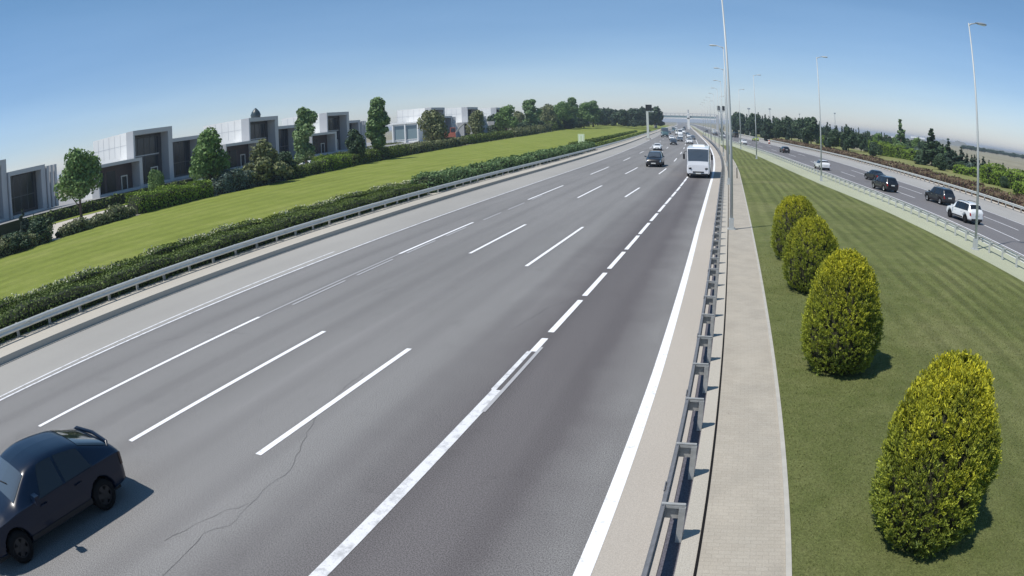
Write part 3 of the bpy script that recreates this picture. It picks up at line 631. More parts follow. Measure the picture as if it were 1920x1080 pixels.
# ------------------------------------------------------------------ footbridge over the motorway
fb = empty('footbridge', (-33, 560, 0)); tag(fb, 'long pale footbridge crossing both carriageways in the distance', 'footbridge')
MB().box((-2, 0, 9.2), (52, 4, .9)).build('deck', 'cladding_white', fb)
MB().box((-2, -1.9, 12.9), (52, .3, .35)).build('handrail', 'cladding_white', fb); MB().box((-2, 1.8, 13.3), (52, 4, .25)).build('roof', 'cladding_grey', fb)
for i in range(14): MB().box((-26.5+i*3.77, -1.9, 11.2), (.3, .25, 3.4)).build('upright', 'lamp_slate', fb)
MB().box((-2, -.1, 10.5), (51, .1, 1.7)).build('glazing', 'pale_glass', fb)
MB().box((0, -.4, 6.8), (2.1, 3.2, 13.6)).build('pier', 'cladding_white', fb); MB().box((0, -1, 15.2), (1.0, 1.0, 3.0)).build('mast', 'cladding_grey', fb)
for s in (-28.5, 24.8): MB().box((s, 0, 6.4), (2.4, 5, 12.8)).build('stair_tower', 'cladding_grey', fb)
# ------------------------------------------------------------------ pavilions on the left
def pavilion(y0, label_t, X=-95.0, ts=(10.6, 10.5), low=True, mid=True, T=True, long_wall=15, dome=False, white_low=False, midlen=9.5, z0=1.7, midh=8.1):
    """y0: near edge of the tall box. tall box y0..y0+10.6, low box in front-left, medium box behind"""
    root = empty('pavilion', (X, y0, z0)); tag(root, label_t, 'building', 'white and dark pavilions in a row behind the lawn')
    def frame_box(name, xf, ya, yb, h, depth, t=.75, rec=2.4, dark='recess_dark', frm='cladding_grey', wall='cladding_white', inner=True):
        x0 = xf-depth
        mb = MB(); mb.box(((x0+xf-rec)/2, (ya+yb)/2, h/2), (depth-rec, yb-ya, h)); w_ = mb.build('wall', wall, root)
        fr = MB(); fr.box((xf-rec/2, ya+t*.25, h/2), (rec, t*.5, h)); fr.box((xf-rec/2, yb-t*.7, (h-t)/2), (rec, t*1.4, h-t)); fr.box((xf-rec/2, (ya+yb)/2+t*.25, h-t/2), (rec, yb-ya-t*.5, t)); fr.box((xf-rec/2, (ya+yb)/2-t*.225, .2), (rec-.1, yb-ya-t*1.9, .4)); fr.build('portal_frame', frm, root)
        xb = xf-rec+.03; bk = MB(); bk.box((xb, (ya+t*.5+yb-t*1.4)/2, h/2), (.06, yb-ya-t*1.9, h-t*1.02)); fc = bk.build('facade', dark, root)
        return xb
    if T:
        xb = frame_box('tall', 0, 0, ts[0], ts[1], long_wall, t=.85)
        gm = MB(); gm.box((xb+.06, 4.6, 7.4), (.06, 7.8, 3.2)); gm.build('window', 'dark_glass', root)
        gm = MB(); gm.box((xb+.06, 4.6, 3.1), (.06, 7.6, 4.6)); gm.build('window', 'dark_glass', root)
        MB().box((xb+.12, 4.6, 5.75), (.10, 8.0, .22)).build('transom', 'cladding_grey', root)
        mm_ = MB()
        for k in range(5): mm_.box((xb+.13, 1.3+k*1.65, 7.4), (.08, .07, 3.2)); mm_.box((xb+.13, 1.3+k*1.65, 3.1), (.08, .07, 4.5)) if k < 3 else None
        mm_.build('mullions', 'recess_mullion', root)
        fr = MB(); fr.box((xb+.14, 6.2, 1.6), (.12, .18, 3.0)); fr.box((xb+.14, 8.0, 1.6), (.12, .18, 3.0)); fr.box((xb+.14, 7.1, 3.2), (.12, 2.0, .18)); d_ = fr.build('door', 'door_frame', root)
        # panel joints of the white side wall
        jm = MB()
        for i in range(1, 6): jm.box((-2.4-i*2.1, -.012, ts[1]/2+3), (.05, .03, ts[1]-6.4))
        jm.box((-8.5, -.012, ts[1]*.78), (12, .03, .05)); jm.build('panel_joint', 'cladding_grey', root)
    if low and white_low:                   # glazed pale hall whose front faces down the motorway
        MB().box((-4, -5.8, 3.05), (9.6, 10.6, 6.1)).build('wall', 'cladding_white', root); MB().box((-4, -5.9, 6.35), (10.8, 11.8, .5)).build('roof', 'cladding_white', root)
        for q in (-6.2, -1.9): f_ = MB().box((q, -11.14, 3.3), (3.7, .08, 4.4)).build('window', 'pale_glass', root); MB().box((q, -11.2, 1.0), (3.9, .1, .15)).build('sill', 'cladding_white', f_)
        for q in (-8.5, -4.05, .5): MB().box((q, -11.5, 3.05), (.42, .42, 6.1)).build('column', 'cladding_white', root)
        for q in (-4.5, -1.9): MB().box((.84, q-3, 3.2), (.08, 2.2, 4.2)).build('window', 'pale_glass', root)
    elif low:
        xb = frame_box('low', 3.0, -11.2, -.25, 5.45, 8, t=.55, rec=2.6, dark='recess_brown' if not white_low else 'pale_glass', frm='cladding_grey' if not white_low else 'cladding_white')
        for ya, zb in ((-9.2, 2.2), (-6.4, 2.2)): MB().box((xb+.07, ya, zb), (.06, 2.2, 3.6)).build('window', 'dark_glass' if not white_low else 'pale_glass', root)
        fr = MB(); fr.box((xb+.14, -3.9, 1.35), (.14, .18, 2.6)); fr.box((xb+.14, -2.5, 1.35), (.14, .18, 2.6)); fr.box((xb+.14, -3.2, 2.75), (.14, 1.6, .2)); fr.build('door', 'door_frame', root)
        MB().box((xb+.10, -3.2, 1.3), (.05, 1.2, 2.5)).build('window', 'dark_glass', root)
        if white_low: MB().box((xb+1.4, -6.4, 2.6), (.5, .5, 4.8)).build('column', 'cladding_white', root)
    if mid:
        xb = frame_box('mid', -1.4, ts[0]+.05, ts[0]+midlen, midh, 12, t=.7, dark='recess_dark')
        w2_ = MB().box((xb+.08, ts[0]+midlen/2-.2, midh/2), (.06, midlen-2.6, midh-1.7)).build('window', 'dark_glass', root); mm_ = MB()
        for k in range(4): mm_.box((xb+.13, ts[0]+2.0+k*1.6, midh/2), (.06, .07, midh-1.7))
        mm_.box((xb+.13, ts[0]+midlen/2-.2, 3.2), (.05, midlen-2.7, .1)); mm_.build('mullions', 'recess_mullion', w2_)
        for k in range(3): MB().box((-1.6, ts[0]+midlen+.5+k*.9, midh/2-.1), (.9, .5, midh-.5)).build('fin', 'cladding_grey', root)
    MB().box((-3.2, .2, -.62), (14.6, 47 if low else 26, 1.2)).build('plinth', 'plinth_grey', root)
    if dome:
        m = MB(); m.tube([(-3.5, 6.5, ts[1]), (-3.5, 6.5, ts[1]+.8), (-3.5, 6.5, ts[1]+1.5), (-3.5, 6.5, ts[1]+2.1), (-3.5, 6.5, ts[1]+2.4)], [1.1, 1.25, .95, .45, .1], 14); m.build('roof_dome', 'dome_dark', root, True)
    return root
pavilion(34.8, 'leftmost pavilion at the left edge of the picture, behind the dark shrubs', X=-96, T=False, low=False, midlen=8.4, midh=7.5)
pv = pavilion(31.1, 'sliver of a tall dark pavilion cut by the left edge of the picture', X=-98, low=False, mid=False, ts=(14.2, 9.7), long_wall=10)
pavilion(74.0, 'pavilion right of the first round tree, with a large white side wall', )
pavilion(108.6, 'pavilion with a small dark dome on its roof behind the layered conifer', dome=True)
pavilion(139.6, 'pavilion between the slender tree and the tall columnar tree', midlen=8)
pavilion(201.5, 'white pavilion with a glazed pale low hall behind the tall columnar tree', long_wall=13, white_low=True, ts=(10.8, 11.1))
pavilion(233.0, 'pavilion behind the orange excavator', ts=(10.6, 11.3))
pavilion(264.5, 'farthest pavilion showing above the trees left of the grove', ts=(10.6, 11.3), mid=False)
strip('retaining_wall', lambda y: y*0-89.5, lambda y: y*0-89.2, 1.74, 'hedge_core', y0=8, y1=300, zb=-.05)
# dark wooden planters run: low dark hedge against the terrace
hedge('hedge', [(-88.6, 44), (-88.7, 62), (-88.8, 82)], 1.0, 1.5, 'dark low hedge against the terrace of the leftmost pavilions', .3, 12)
hedge('hedge', [(-88.6, 84), (-88.8, 120), (-89, 160)], 1.0, 1.7, 'dark hedge along the terrace behind the layered conifer', .35, 8)
# ------------------------------------------------------------------ hedges
X_ = lambda f, y: float(f(np.array([float(y)]))[0])
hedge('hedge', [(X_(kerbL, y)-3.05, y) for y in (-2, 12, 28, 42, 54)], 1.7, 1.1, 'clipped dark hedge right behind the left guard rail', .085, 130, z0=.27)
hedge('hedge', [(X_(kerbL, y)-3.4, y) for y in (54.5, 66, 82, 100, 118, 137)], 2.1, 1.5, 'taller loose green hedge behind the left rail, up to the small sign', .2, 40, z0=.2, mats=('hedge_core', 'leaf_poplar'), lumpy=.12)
hedge('hedge', [(X_(kerbL, y)-6.4, y) for y in (-2, 12, 28, 42, 58, 68)], 1.0, 1.1, 'low flowering shrub row between the clipped hedge and the left lawn', .095, 110, tips=('flower_white', 46), lumpy=.07)
hedge('hedge', [(X_(kerbL, y)-3.6, y) for y in (141, 165, 190, 215, 250, 300, 360)], 1.4, 1.0, 'dark hedge continuing beyond the small sign along the rail', .3, 14)
hedge('hedge', [(X_(kerbL, y)-10.5, y) for y in (152, 170, 200, 240, 290, 350)], 1.4, 1.0, 'thin second hedge on the lawn beyond the small sign', .3, 12)
def far_hedge(y0, y1, wdt, h, label, mats=('hedge_core', 'leaf_hedge'), dx=0, lumpy=.1, clump=0, size=.2, dens=26, tips=None):
    ys = np.linspace(y0, y1, max(2, int((y1-y0)/6)+1)); hedge('hedge', [(X_(lawnF, y)-wdt/2-dx, y) for y in ys], wdt, h, label, size, dens, mats=mats, lumpy=lumpy, clump=clump, tips=tips, group='hedges along the far side of the left lawn', zf=zF)
far_hedge(18, 34.5, 3.2, 1.5, 'reddish dark hedge at the left end of the lawn, under the dark shrubs', mats=('hedge_core', 'leaf_olive'), lumpy=.2, dens=40)
far_hedge(36.0, 49.5, 2.0, 1.25, 'low gappy shrub row below the first round tree', mats=('hedge_core', 'leaf_olive'), lumpy=.2, clump=.25, dens=40, tips=('flower_white', 5))
far_hedge(50.2, 65, 3.6, 2.25, 'tall hedge with a bright yellow-green top right of the first round tree', mats=('hedge_core', 'leaf_bright'), dens=45)
far_hedge(65.4, 82, 3.4, 2.5, 'lumpy bluish dark shrub mass below the second round tree', mats=('hedge_core', 'leaf_bluish'), lumpy=.22, dens=34, size=.26)
far_hedge(82.4, 93, 2.6, 1.9, 'hedge right of the layered conifer', dens=34)
far_hedge(93.4, 106, 3.0, 2.3, 'bright yellow-green topped hedge below the slender tree', mats=('hedge_core', 'leaf_bright'), dens=30)
far_hedge(106.4, 138, 2.8, 2.2, 'dark hedge below the tall columnar tree', dens=22, size=.26)
far_hedge(138.6, 180, 3.0, 2.2, 'hedge in front of the white pavilion with the pale hall', mats=('hedge_core', 'leaf_olive'), dens=16, size=.3)
far_hedge(181, 230, 3.2, 2.3, 'hedge in front of the orange excavator', dens=12, size=.34)
far_hedge(231, 300, 3.4, 2.4, 'hedge below the grove at the far end of the lawn', mats=('hedge_core', 'leaf_olive'), dens=9, size=.4, lumpy=.2)
far_hedge(302, 420, 4, 3.2, 'farthest lumpy hedge closing the left lawn', dens=6, size=.5, lumpy=.25)
hedge('hedge', [(-96-.12*(y-150), y) for y in (150, 180, 210)], 2.5, 1.8, 'pale green hedge behind the hedge near the excavator', .34, 12, mats=('hedge_core', 'leaf_olive'))
# right side: barberry bed, bright hedges
RB = [(X_(W_, y)+20.3, y) for y in (30, 48, 64, 80, 96, 112, 128, 150, 180, 215, 260)]
hedge('barberry_hedge', RB[:6], 3.6, 1.15, 'reddish brown barberry hedge along the right carriageway, near half', .2, 34, mats=('barberry_core', 'leaf_barberry'), lumpy=.16, tips=('leaf_bright', 3))
hedge('barberry_hedge', RB[5:], 3.6, 1.1, 'reddish brown barberry hedge along the right carriageway, far half', .3, 18, mats=('barberry_core', 'leaf_barberry'), lumpy=.14)
for (x, y, L_, wd, h, lb) in [(50.5, 196, 12, 4, 3.6, 'bright rounded hedge block left of the pale spire tree'), (56, 186, 14, 5, 3.0, 'bright green hedge below the pale spire tree'), (57.5, 130, 14, 3.2, 1.5, 'low green hedge right of the big dark conifer'), (56, 108, 13, 5.5, 3.0, 'bright green rounded hedge at the right edge, behind the lamp'), (50, 84, 10, 3.6, 2.2, 'lumpy green hedge at the right edge of the picture'), (44, 262, 14, 4, 3, 'green hedge in front of the dark conifer wood')]:
    hedge('hedge', [(x-L_*.2, y+L_/2), (x, y), (x+L_*.25, y-L_/2)], wd, h, lb, .26, 26, mats=('hedge_core', 'leaf_bright'), lumpy=.15, group='green hedges beyond the right carriageway')
# ------------------------------------------------------------------ trees
V_ = dict(
 maple=('round', 8.6, 7.6, 1.9, 5200, .34, ['leaf_maple'], 3), maple2=('round', 8.6, 7.2, 1.6, 5200, .34, ['leaf_maple'], 14),
 olive=('round', 8, 7.2, 1.4, 3600, .42, ['leaf_olive'], 5), tall=('tall', 12, 5.6, 1.9, 4600, .40, ['leaf_poplar'], 6), tall2=('tall', 12, 5.2, 2.2, 4600, .40, ['leaf_poplar'], 9),
 dark=('round', 9, 8, .8, 2600, .55, ['leaf_dark'], 7), darkcone=('cone', 11, 5.5, .6, 2600, .5, ['leaf_conifer'], 8), darkcone2=('cone', 11, 7.5, .5, 3000, .55, ['leaf_conifer'], 18),
 layer=('layer', 5, 6.6, .3, 3600, .30, ['leaf_olive'], 10), spire=('spire', 8, 2.2, .2, 1300, .4, ['leaf_conifer'], 11), palecone=('cone', 12, 6.4, .8, 3000, .45, ['leaf_poplar'], 12), bigcone=('cone', 8.5, 6.5, .2, 4200, .38, ['leaf_dark'], 13), shrub=('round', 3, 3.2, .1, 1800, .26, ['leaf_bluish'], 15), dshrub=('round', 4, 4.8, .1, 2600, .28, ['leaf_dark'], 16))
def at(az, d): return (d*sin(radians(az)), d*cos(radians(az)), 0)
def tree_at(v, az, d, top, label, ws=1.0, group=None, name='tree', cat='tree', z=0.03):
    p = at(az, d); h = EYE + d*tan(radians(top)) - z; return tree(name, V_[v], (p[0], p[1], z), h, label, group, ws, cat)
tree_at('maple', -57.7, 90, 2.2, 'first round-crowned tree from the left, on a thin trunk', 1.04)
tree_at('maple2', -44.9, 97, 1.92, 'second round-crowned green tree, left of the layered conifer', 1.0)
tree_at('layer', -40.0, 100, -.1, 'low dark conifer with flat layered branches in front of the domed pavilion', 1.15, name='conifer')
tree_at('tall', -36.2, 128, 2.62, 'slender oval tree in front of the pavilion right of the domed one', 1.12)
tree_at('dark', -31.85, 130, .35, 'small dark tree left of the tall columnar tree', .85)
tree_at('tall2', -29.8, 140, 2.72, 'tall columnar tree standing alone, highest on the left side', 1.28)
tree_at('olive', -25.2, 186, 1.5, 'grey-green round tree in front of the white pavilion', .98)
tree_at('olive', -21.4, 222, 1.25, 'grey-green tree right of the orange excavator', .9)
def grove(v, az, d, top, label, ws): return tree_at(v, az, d, top, label, ws, z=float(zF(d*cos(radians(az)))))
grove('maple2', -18.95, 262, 1.5, 'round tree left of the tallest grove tree', 1.15)
grove('tall', -16.8, 300, 1.95, 'tallest tree at the left end of the grove', 1.6)
grove('olive', -15.4, 330, 1.55, 'slim grey tree inside the grove', .85)
grove('maple', -14.2, 345, 1.7, 'broad grove tree with a light green crown', 1.05); grove('tall2', -13.3, 360, 1.98, 'pointed grove tree right of the broad one', 1.5)
grove('maple2', -12.4, 372, 1.6, 'grove tree second from the right end', 1.0); grove('tall', -11.6, 385, 1.75, 'rightmost light green tree of the grove', 1.5)
grove('olive', -17.9, 320, 1.0, 'pale tree behind the grove gap', 1.1); grove('dark', -20.2, 275, .8, 'dark tree behind the excavator tree', 1.1)
for k, (az, d, t) in enumerate([(-15.9, 350, 1.0), (-14.8, 370, 1.1), (-13.8, 380, 1.2), (-12.8, 400, 1.1), (-12.0, 410, 1.0), (-11.2, 420, 1.1)]): o_ = grove('dark' if k % 2 else 'maple2', az, d, t, 'lower tree filling the back of the grove', 1.3); o_['group'] = 'lower trees at the back of the grove'
for k, (az, d, t) in enumerate([(-19.6, 268, -.1), (-17.6, 290, -.05), (-16.2, 310, .1), (-15.0, 335, .1), (-13.6, 350, .2), (-12.6, 372, .3)]): o_ = grove('dshrub', az, d, t, 'low bush under the grove trees', 1.9); o_['group'] = 'low bushes under the grove'
tree_at('maple', -50.15, 95, -.85, 'small young tree in front of the second pavilion', .8)
tree_at('darkcone2', -63.8, 76, -1.9, 'dark spreading tree in front of the leftmost pavilion', 1.35)
tree_at('dshrub', -62.3, 72, -2.9, 'dark spreading shrub left of the first round tree', 1.7, name='shrub', cat='shrub')
tree_at('spire', -66.0, 72, -3.6, 'light green conifer at the left edge of the picture', 2.4, name='shrub', cat='shrub')
tree_at('dshrub', -64.9, 68, -3.6, 'low dark shrub between the light green conifer and the lawn', 1.8, name='shrub', cat='shrub')
tree_at('shrub', -43.6, 95, -2.2, 'bluish loose shrub under the second round tree', 1.5, name='shrub', cat='shrub'); tree_at('shrub', -46.0, 93, -2.4, 'bluish shrub left of the one under the second round tree', 1.4, name='shrub', cat='shrub')
tree_at('dshrub', -38.2, 106, -1.0, 'dark shrub right of the layered conifer', 1.1, name='shrub', cat='shrub')
# far wood on the left (one label: nothing tells these apart)
for i in range(34):
    az = -11.4 + 5.4*(i+.5)/34 + rnd.uniform(-.15, .15); d = rnd.uniform(430, 560); v = rnd.choice(['dark', 'dark', 'darkcone', 'darkcone2'])
    tree_at(v, az, d, 1.02+rnd.uniform(-.25, .12)+(.18 if az > -7.5 else 0) + (.28 if i in (8, 19) else 0), 'dark tree of the distant wood at the far end of the left lawn', rnd.uniform(1.1, 1.6), 'trees of the distant dark wood on the left', z=3.2)
# conifer wood on the right
prof_r = line((.3, 1.0), (1.0, .95), (3.0, .98), (4.2, .82), (6.6, .85), (7.4, 1.0), (8.4, .55), (9.5, .45), (10.5, .3), (11.5, .45), (12.5, .15), (14, .05), (15.6, .25))
for i in range(64):
    az = .5 + 13.8*((i+.5)/64) + rnd.uniform(-.15, .15); d = rnd.uniform(250, 400) if az < 9 else rnd.uniform(215, 300)
    if az < 3: d = rnd.uniform(330, 480)
    v = rnd.choice(['dark', 'darkcone', 'darkcone2', 'darkcone', 'dark'])
    tree_at(v, az, d, float(prof_r(az))+rnd.uniform(-.38, .1)+(.15 if v == 'darkcone' else 0), 'dark tree of the conifer wood beyond the right carriageway', rnd.uniform(.8, 1.15), 'trees of the conifer wood on the right')
tree_at('dark', 12.3, 215, -.05, 'round bush-like tree right of the conifer wood', .8); tree_at('darkcone', 14.6, 215, .15, 'slim dark conifer left of the pale spire tree', .7); tree_at('palecone', 16.2, 225, 1.5, 'pale green pyramidal tree rising above the right hedges', 1.5)
tree_at('dark', 17.0, 210, -.35, 'dark bush below the pale pyramidal tree', .8); tree_at('darkcone', 18.0, 200, .15, 'dark conifer left of the big dark conifer', .6)
tree_at('bigcone', 19.3, 168, 1.0, 'big dark conifer right of the pale pyramidal tree', 1.6, name='conifer'); tree_at('spire', 21.0, 160, .35, 'dark narrow cypress just right of the big conifer', 1.9, name='cypress'); tree_at('bigcone', 20.4, 165, -.2, 'lower dark conifer at the foot of the big one', 1.2, name='conifer')
for i, (az, d, t) in enumerate([(21.7, 158, -.6), (22.3, 156, -.25), (22.9, 154, -.7), (23.4, 152, -.75), (24.0, 150, -.55), (24.6, 148, -.75), (25.2, 150, -.95), (26.0, 146, -1.1), (26.7, 144, -1.0), (23.7, 165, -.7), (27.3, 150, -1.3)]):
    tree_at('spire', az, d, t, 'small dark cypress in the row around the right-hand lamp', rnd.uniform(1.7, 2.4), 'small dark cypresses in the row on the right', name='cypress')
for i, (az, d, t) in enumerate([(20.2, 150, -1.0), (13.6, 190, -.7), (26.9, 118, -2.1), (28.9, 108, -2.3), (28.2, 118, -2.0)]):
    tree_at('dshrub', az, d, t, ['dark shrub at the foot of the big conifer', 'dark shrub in front of the conifer wood end', 'shrub behind the bright hedge right of the lamp', 'shrub at the right edge behind the bright hedge', 'middle shrub behind the bright hedge at the right'][i], 1.1, name='shrub', cat='shrub')
tree_at('darkcone', -.5, 300, 1.0, 'dark cypress below the mast with two square panels', .45, name='cypress')
for k, (az, d, t) in enumerate([(13.9, 235, .1), (14.4, 240, -.1), (15.0, 235, .05), (15.5, 245, -.1), (16.7, 240, -.05), (17.3, 235, -.1), (17.7, 225, .1), (18.4, 215, -.05), (19.9, 200, .05), (20.6, 190, -.35), (21.4, 185, -.5)]): o_ = tree_at('dark' if k % 3 else 'maple2', az, d, t, 'bushy tree filling the belt behind the bright hedges on the right', 1.15, 'bushy trees of the belt on the right')
for k, (az, d, t) in enumerate([(14.9, 205, -.9), (15.6, 200, -.8), (16.9, 196, -.75), (17.8, 190, -.8), (18.5, 182, -.9), (21.3, 160, -1.3), (22.4, 155, -1.4), (23.2, 150, -1.45), (24.4, 147, -1.5), (25.4, 145, -1.6)]): o_ = tree_at('shrub' if k % 2 else 'dshrub', az, d, t, 'leafy shrub in the belt between the bright hedges and the plain', 1.5, name='shrub', cat='shrub'); o_['group'] = 'leafy shrubs of the belt on the right'
# distant plain: tree belt, low hill, white buildings
for i in range(40):
    az = 22.5 + 8.5*i/39; tree_at('dark', az, rnd.uniform(900, 1150), rnd.uniform(.05, .16)-.12, 'tree of the dark belt on the dry plain at the right horizon', 2.3, 'trees of the far belt on the plain')
for i, (az, d, w_, h, lb) in enumerate([(17.2, 420, 9, 3.6, 'low white building behind the pale pyramidal tree'), (15.4, 400, 6, 4.6, 'small white building between the slim conifer and the pale tree'), (17.9, 520, 12, 6.5, 'white roofed shed left of the big conifer')]):
    p = at(az, d); r_ = empty('house', p, radians(-az)); tag(r_, lb, 'building'); MB().box((0, 0, h/2), (w_, 8, h)).build('wall', 'cladding_white', r_)
    MB().add([(-w_/2-.4, -4.4, h), (w_/2+.4, -4.4, h), (w_/2+.4, 4.4, h), (-w_/2-.4, 4.4, h), (-w_/2-.4, 0, h+1.3), (w_/2+.4, 0, h+1.3)], [(0, 1, 5, 4), (2, 3, 4, 5), (0, 4, 3), (1, 2, 5)]).build('roof', 'cladding_grey', r_)
    for k in range(3): MB().box((-w_/3+k*w_/3, -4.03, h*.5), (w_*.14, .08, h*.3)).build('window', 'dark_glass', r_)
def hill(az, d, L_, h, name='hill'):
    p = at(az, d); V = []; F = []; nx, ny = 40, 10
    for j in range(ny+1):
        for i in range(nx+1):
            u, v2 = i/nx*2-1, j/ny*2-1; z = h*max(0, (1-u*u))*max(0, 1-v2*v2)*(1+.2*sin(u*9)+.1*sin(u*23)) - .2; V.append((u*L_, v2*L_*.3, z))
    F = [(j*(nx+1)+i, j*(nx+1)+i+1, (j+1)*(nx+1)+i+1, (j+1)*(nx+1)+i) for j in range(ny) for i in range(nx)]
    o = MB().add(V, F).build(name, 'hill_soil', None, True); o.location = p; o.rotation_euler = (0, 0, radians(-az)); tag(o, kind='structure')
plain('hill_soil', (.17, .17, .15), .9, noise=.3, nscale=.01)
hill(21.7, 2400, 110, 16); hill(30, 3200, 500, 14)
# ------------------------------------------------------------------ excavator
hill(-23.7, 214, 12, 1.6, 'soil_mound')
ex = empty('excavator', (*at(-23.7, 214)[:2], 1.25), radians(-62)); ex.scale = (1.25, 1.25, 1.25); tag(ex, 'orange excavator parked behind the far left hedge', 'excavator')
m = MB()
for s in (-1, 1): m.tube([(s*1.1, -1.7, .4), (s*1.1, 1.7, .4)], .4, 10); m.box((s*1.1, 0, .4), (.5, 3.4, .8))
m.build('track', 'trim_black', ex); MB().box((0, -.3, 1.5), (2.6, 3.2, 1.2), taper=.92).build('body', 'digger_orange', ex); MB().box((0, -1.5, 2.3), (2.3, 1.2, .7), taper=.85).build('engine_cover', 'digger_orange', ex)
MB().box((-.7, .7, 2.7), (1.1, 1.4, 1.6), taper=.9).build('cab', 'digger_orange', ex); MB().box((-.7, .7, 2.8), (1.14, 1.1, 1.0), taper=.92).build('cab_window', 'car_glass', ex)
MB().tube([(.4, 1.2, 1.8), (.4, 2.6, 3.6), (.4, 4.0, 4.6)], [.28, .24, .18], 4).build('boom', 'digger_arm', ex); MB().tube([(.4, 4.0, 4.6), (.4, 5.2, 3.2), (.4, 5.3, 2.0)], [.18, .15, .12], 4).build('dipper_arm', 'digger_arm', ex); MB().box((.4, 5.3, 1.6), (.9, .7, .8), taper=.6).build('bucket', 'digger_arm', ex)
# ------------------------------------------------------------------ vehicles: a lofted body, then panels laid 8 mm proud of it
def smooth_rows(A, m):
    """A (n, ...) control rows with x in A[:,0..]; Catmull-Rom to m rows"""
    n = len(A); u = np.linspace(0, n-1, m); i = np.clip(u.astype(int), 0, n-2); t = (u-i).reshape(-1, *([1]*(A.ndim-1)))
    p0, p1, p2, p3 = A[np.clip(i-1, 0, n-1)], A[i], A[i+1], A[np.clip(i+2, 0, n-1)]
    m1, m2 = (p2-p0)*.38, (p3-p1)*.38
    return (2*t**3-3*t**2+1)*p1 + (t**3-2*t**2+t)*m1 + (-2*t**3+3*t**2)*p2 + (t**3-t**2)*m2
class Loft:
    """stations: (y, zbot, zbelt, ztop, wlow, wbelt, wtop) from rear to front; half section runs bottom centre -> sill -> belt -> roof centre"""
    def __init__(s, st):
        rows = []
        for (y, zb, zl, zt, wl, wb, wt) in st:
            zm = zb+(zl-zb)*.5
            rows.append([(0, y, zb), (wl*.8, y, zb), (wl*.97, y, zb+.10), (wl, y, zm), (wb, y, zl), (wb*.985, y, zl+.02 if zt > zl+.1 else zl+(zt-zl)*.3), (wt+.03, y, max(zt-.07, zl+(zt-zl)*.6)), (wt-.10, y, zt-.008), (wt*.5, y, zt+.012), (0, y, zt+.02)])
        s.c = np.array(rows, float); s.n = len(st); s.k = 10
    def at(s, U, Vv):
        """U station index (float), Vv section index (float) -> points"""
        def cr(A, u):
            n = A.shape[0]; i = np.clip(np.floor(u).astype(int), 0, n-2); t = (u-i)[:, None, None] if A.ndim == 3 else (u-i)[:, None]
            p0, p1, p2, p3 = A[np.clip(i-1, 0, n-1)], A[i], A[i+1], A[np.clip(i+2, 0, n-1)]; m1, m2 = (p2-p0)*.34, (p3-p1)*.34
            return (2*t**3-3*t**2+1)*p1+(t**3-2*t**2+t)*m1+(-2*t**3+3*t**2)*p2+(t**3-t**2)*m2
        rows = cr(s.c, np.asarray(U, float)); Vv = np.asarray(Vv, float); i = np.clip(np.floor(Vv).astype(int), 0, s.k-2); t = (Vv-i)[:, None]; a = np.arange(len(Vv))
        p0, p1, p2, p3 = rows[a, np.clip(i-1, 0, s.k-1)], rows[a, i], rows[a, i+1], rows[a, np.clip(i+2, 0, s.k-1)]; m1, m2 = (p2-p0)*.22, (p3-p1)*.22
        return (2*t**3-3*t**2+1)*p1+(t**3-2*t**2+t)*m1+(-2*t**3+3*t**2)*p2+(t**3-t**2)*m2
    def grid(s, us, vs):
        U, Vv = np.meshgrid(us, vs, indexing='ij'); return s.at(U.ravel(), Vv.ravel()).reshape(len(us), len(vs), 3)
    def body(s, arches, nu=84, ar=.38):
        vs = np.concatenate([np.linspace(0, 2, 6)[:-1], np.linspace(2, 4, 12 if nu < 100 else 40)[:-1], np.linspace(4, 6, 9)[:-1], np.linspace(6, 9, 9)]); us = np.linspace(0, s.n-1, nu); G = s.grid(us, vs)
        for (ya, za) in arches:
            d = np.hypot(G[..., 1]-ya, G[..., 2]-za); w_ = G[..., 0] > .5; ins = (d < ar) & w_ & (G[..., 2] < za+ar+.05); G[..., 0][ins] = np.minimum(G[..., 0][ins], G[..., 0].max()-.30)
            low = ins & (G[..., 2] < za+.05); G[..., 2][low] = za+.0
        a, b = G.shape[:2]; R_ = G.reshape(-1, 3); L_ = R_*np.array([-1, 1, 1]); m = MB()
        F = [(i*b+j, i*b+j+1, (i+1)*b+j+1, (i+1)*b+j) for i in range(a-1) for j in range(b-1)]
        m.add(R_, [f[::-1] for f in F]); m.add(L_, F)
        for e, fl in ((0, 0), (a-1, 1)):
            ring = list(G[e]) + [q*np.array([-1, 1, 1]) for q in G[e][-2:0:-1]]
            m.add(ring, [tuple(range(len(ring))) if fl else tuple(range(len(ring)))[::-1]])
        return m
    def panel(s, u0, u1, v0, v1, side=0, off=.009, nu=8, nv=5, taper=None):
        us = np.linspace(u0, u1, nu)
        vs = np.linspace(v0, v1, nv)
        G = s.grid(us, vs)
        if taper:                              # pull the upper corners inward along the body
            for j, vv in enumerate(np.linspace(0, 1, nv)):
                G[:, j, :] = s.at(np.linspace(u0+taper[0]*vv, u1+taper[1]*vv, nu), np.full(nu, vs[j]))
        du = np.gradient(G, axis=0); dv = np.gradient(G, axis=1); N_ = np.cross(dv, du); N_ /= np.linalg.norm(N_, axis=2)[..., None]+1e-9
        c = np.array([0, G[..., 1].mean(), .6]); 
        if ((G-c)*N_).sum() < 0: N_ = -N_
        G = G + N_*off; a, b = G.shape[:2]; m = MB(); F = [(i*b+j, i*b+j+1, (i+1)*b+j+1, (i+1)*b+j) for i in range(a-1) for j in range(b-1)]
        if side >= 0: m.add(G.reshape(-1, 3), [f[::-1] for f in F])
        if side <= 0: m.add(G.reshape(-1, 3)*np.array([-1, 1, 1]), F)
        return m
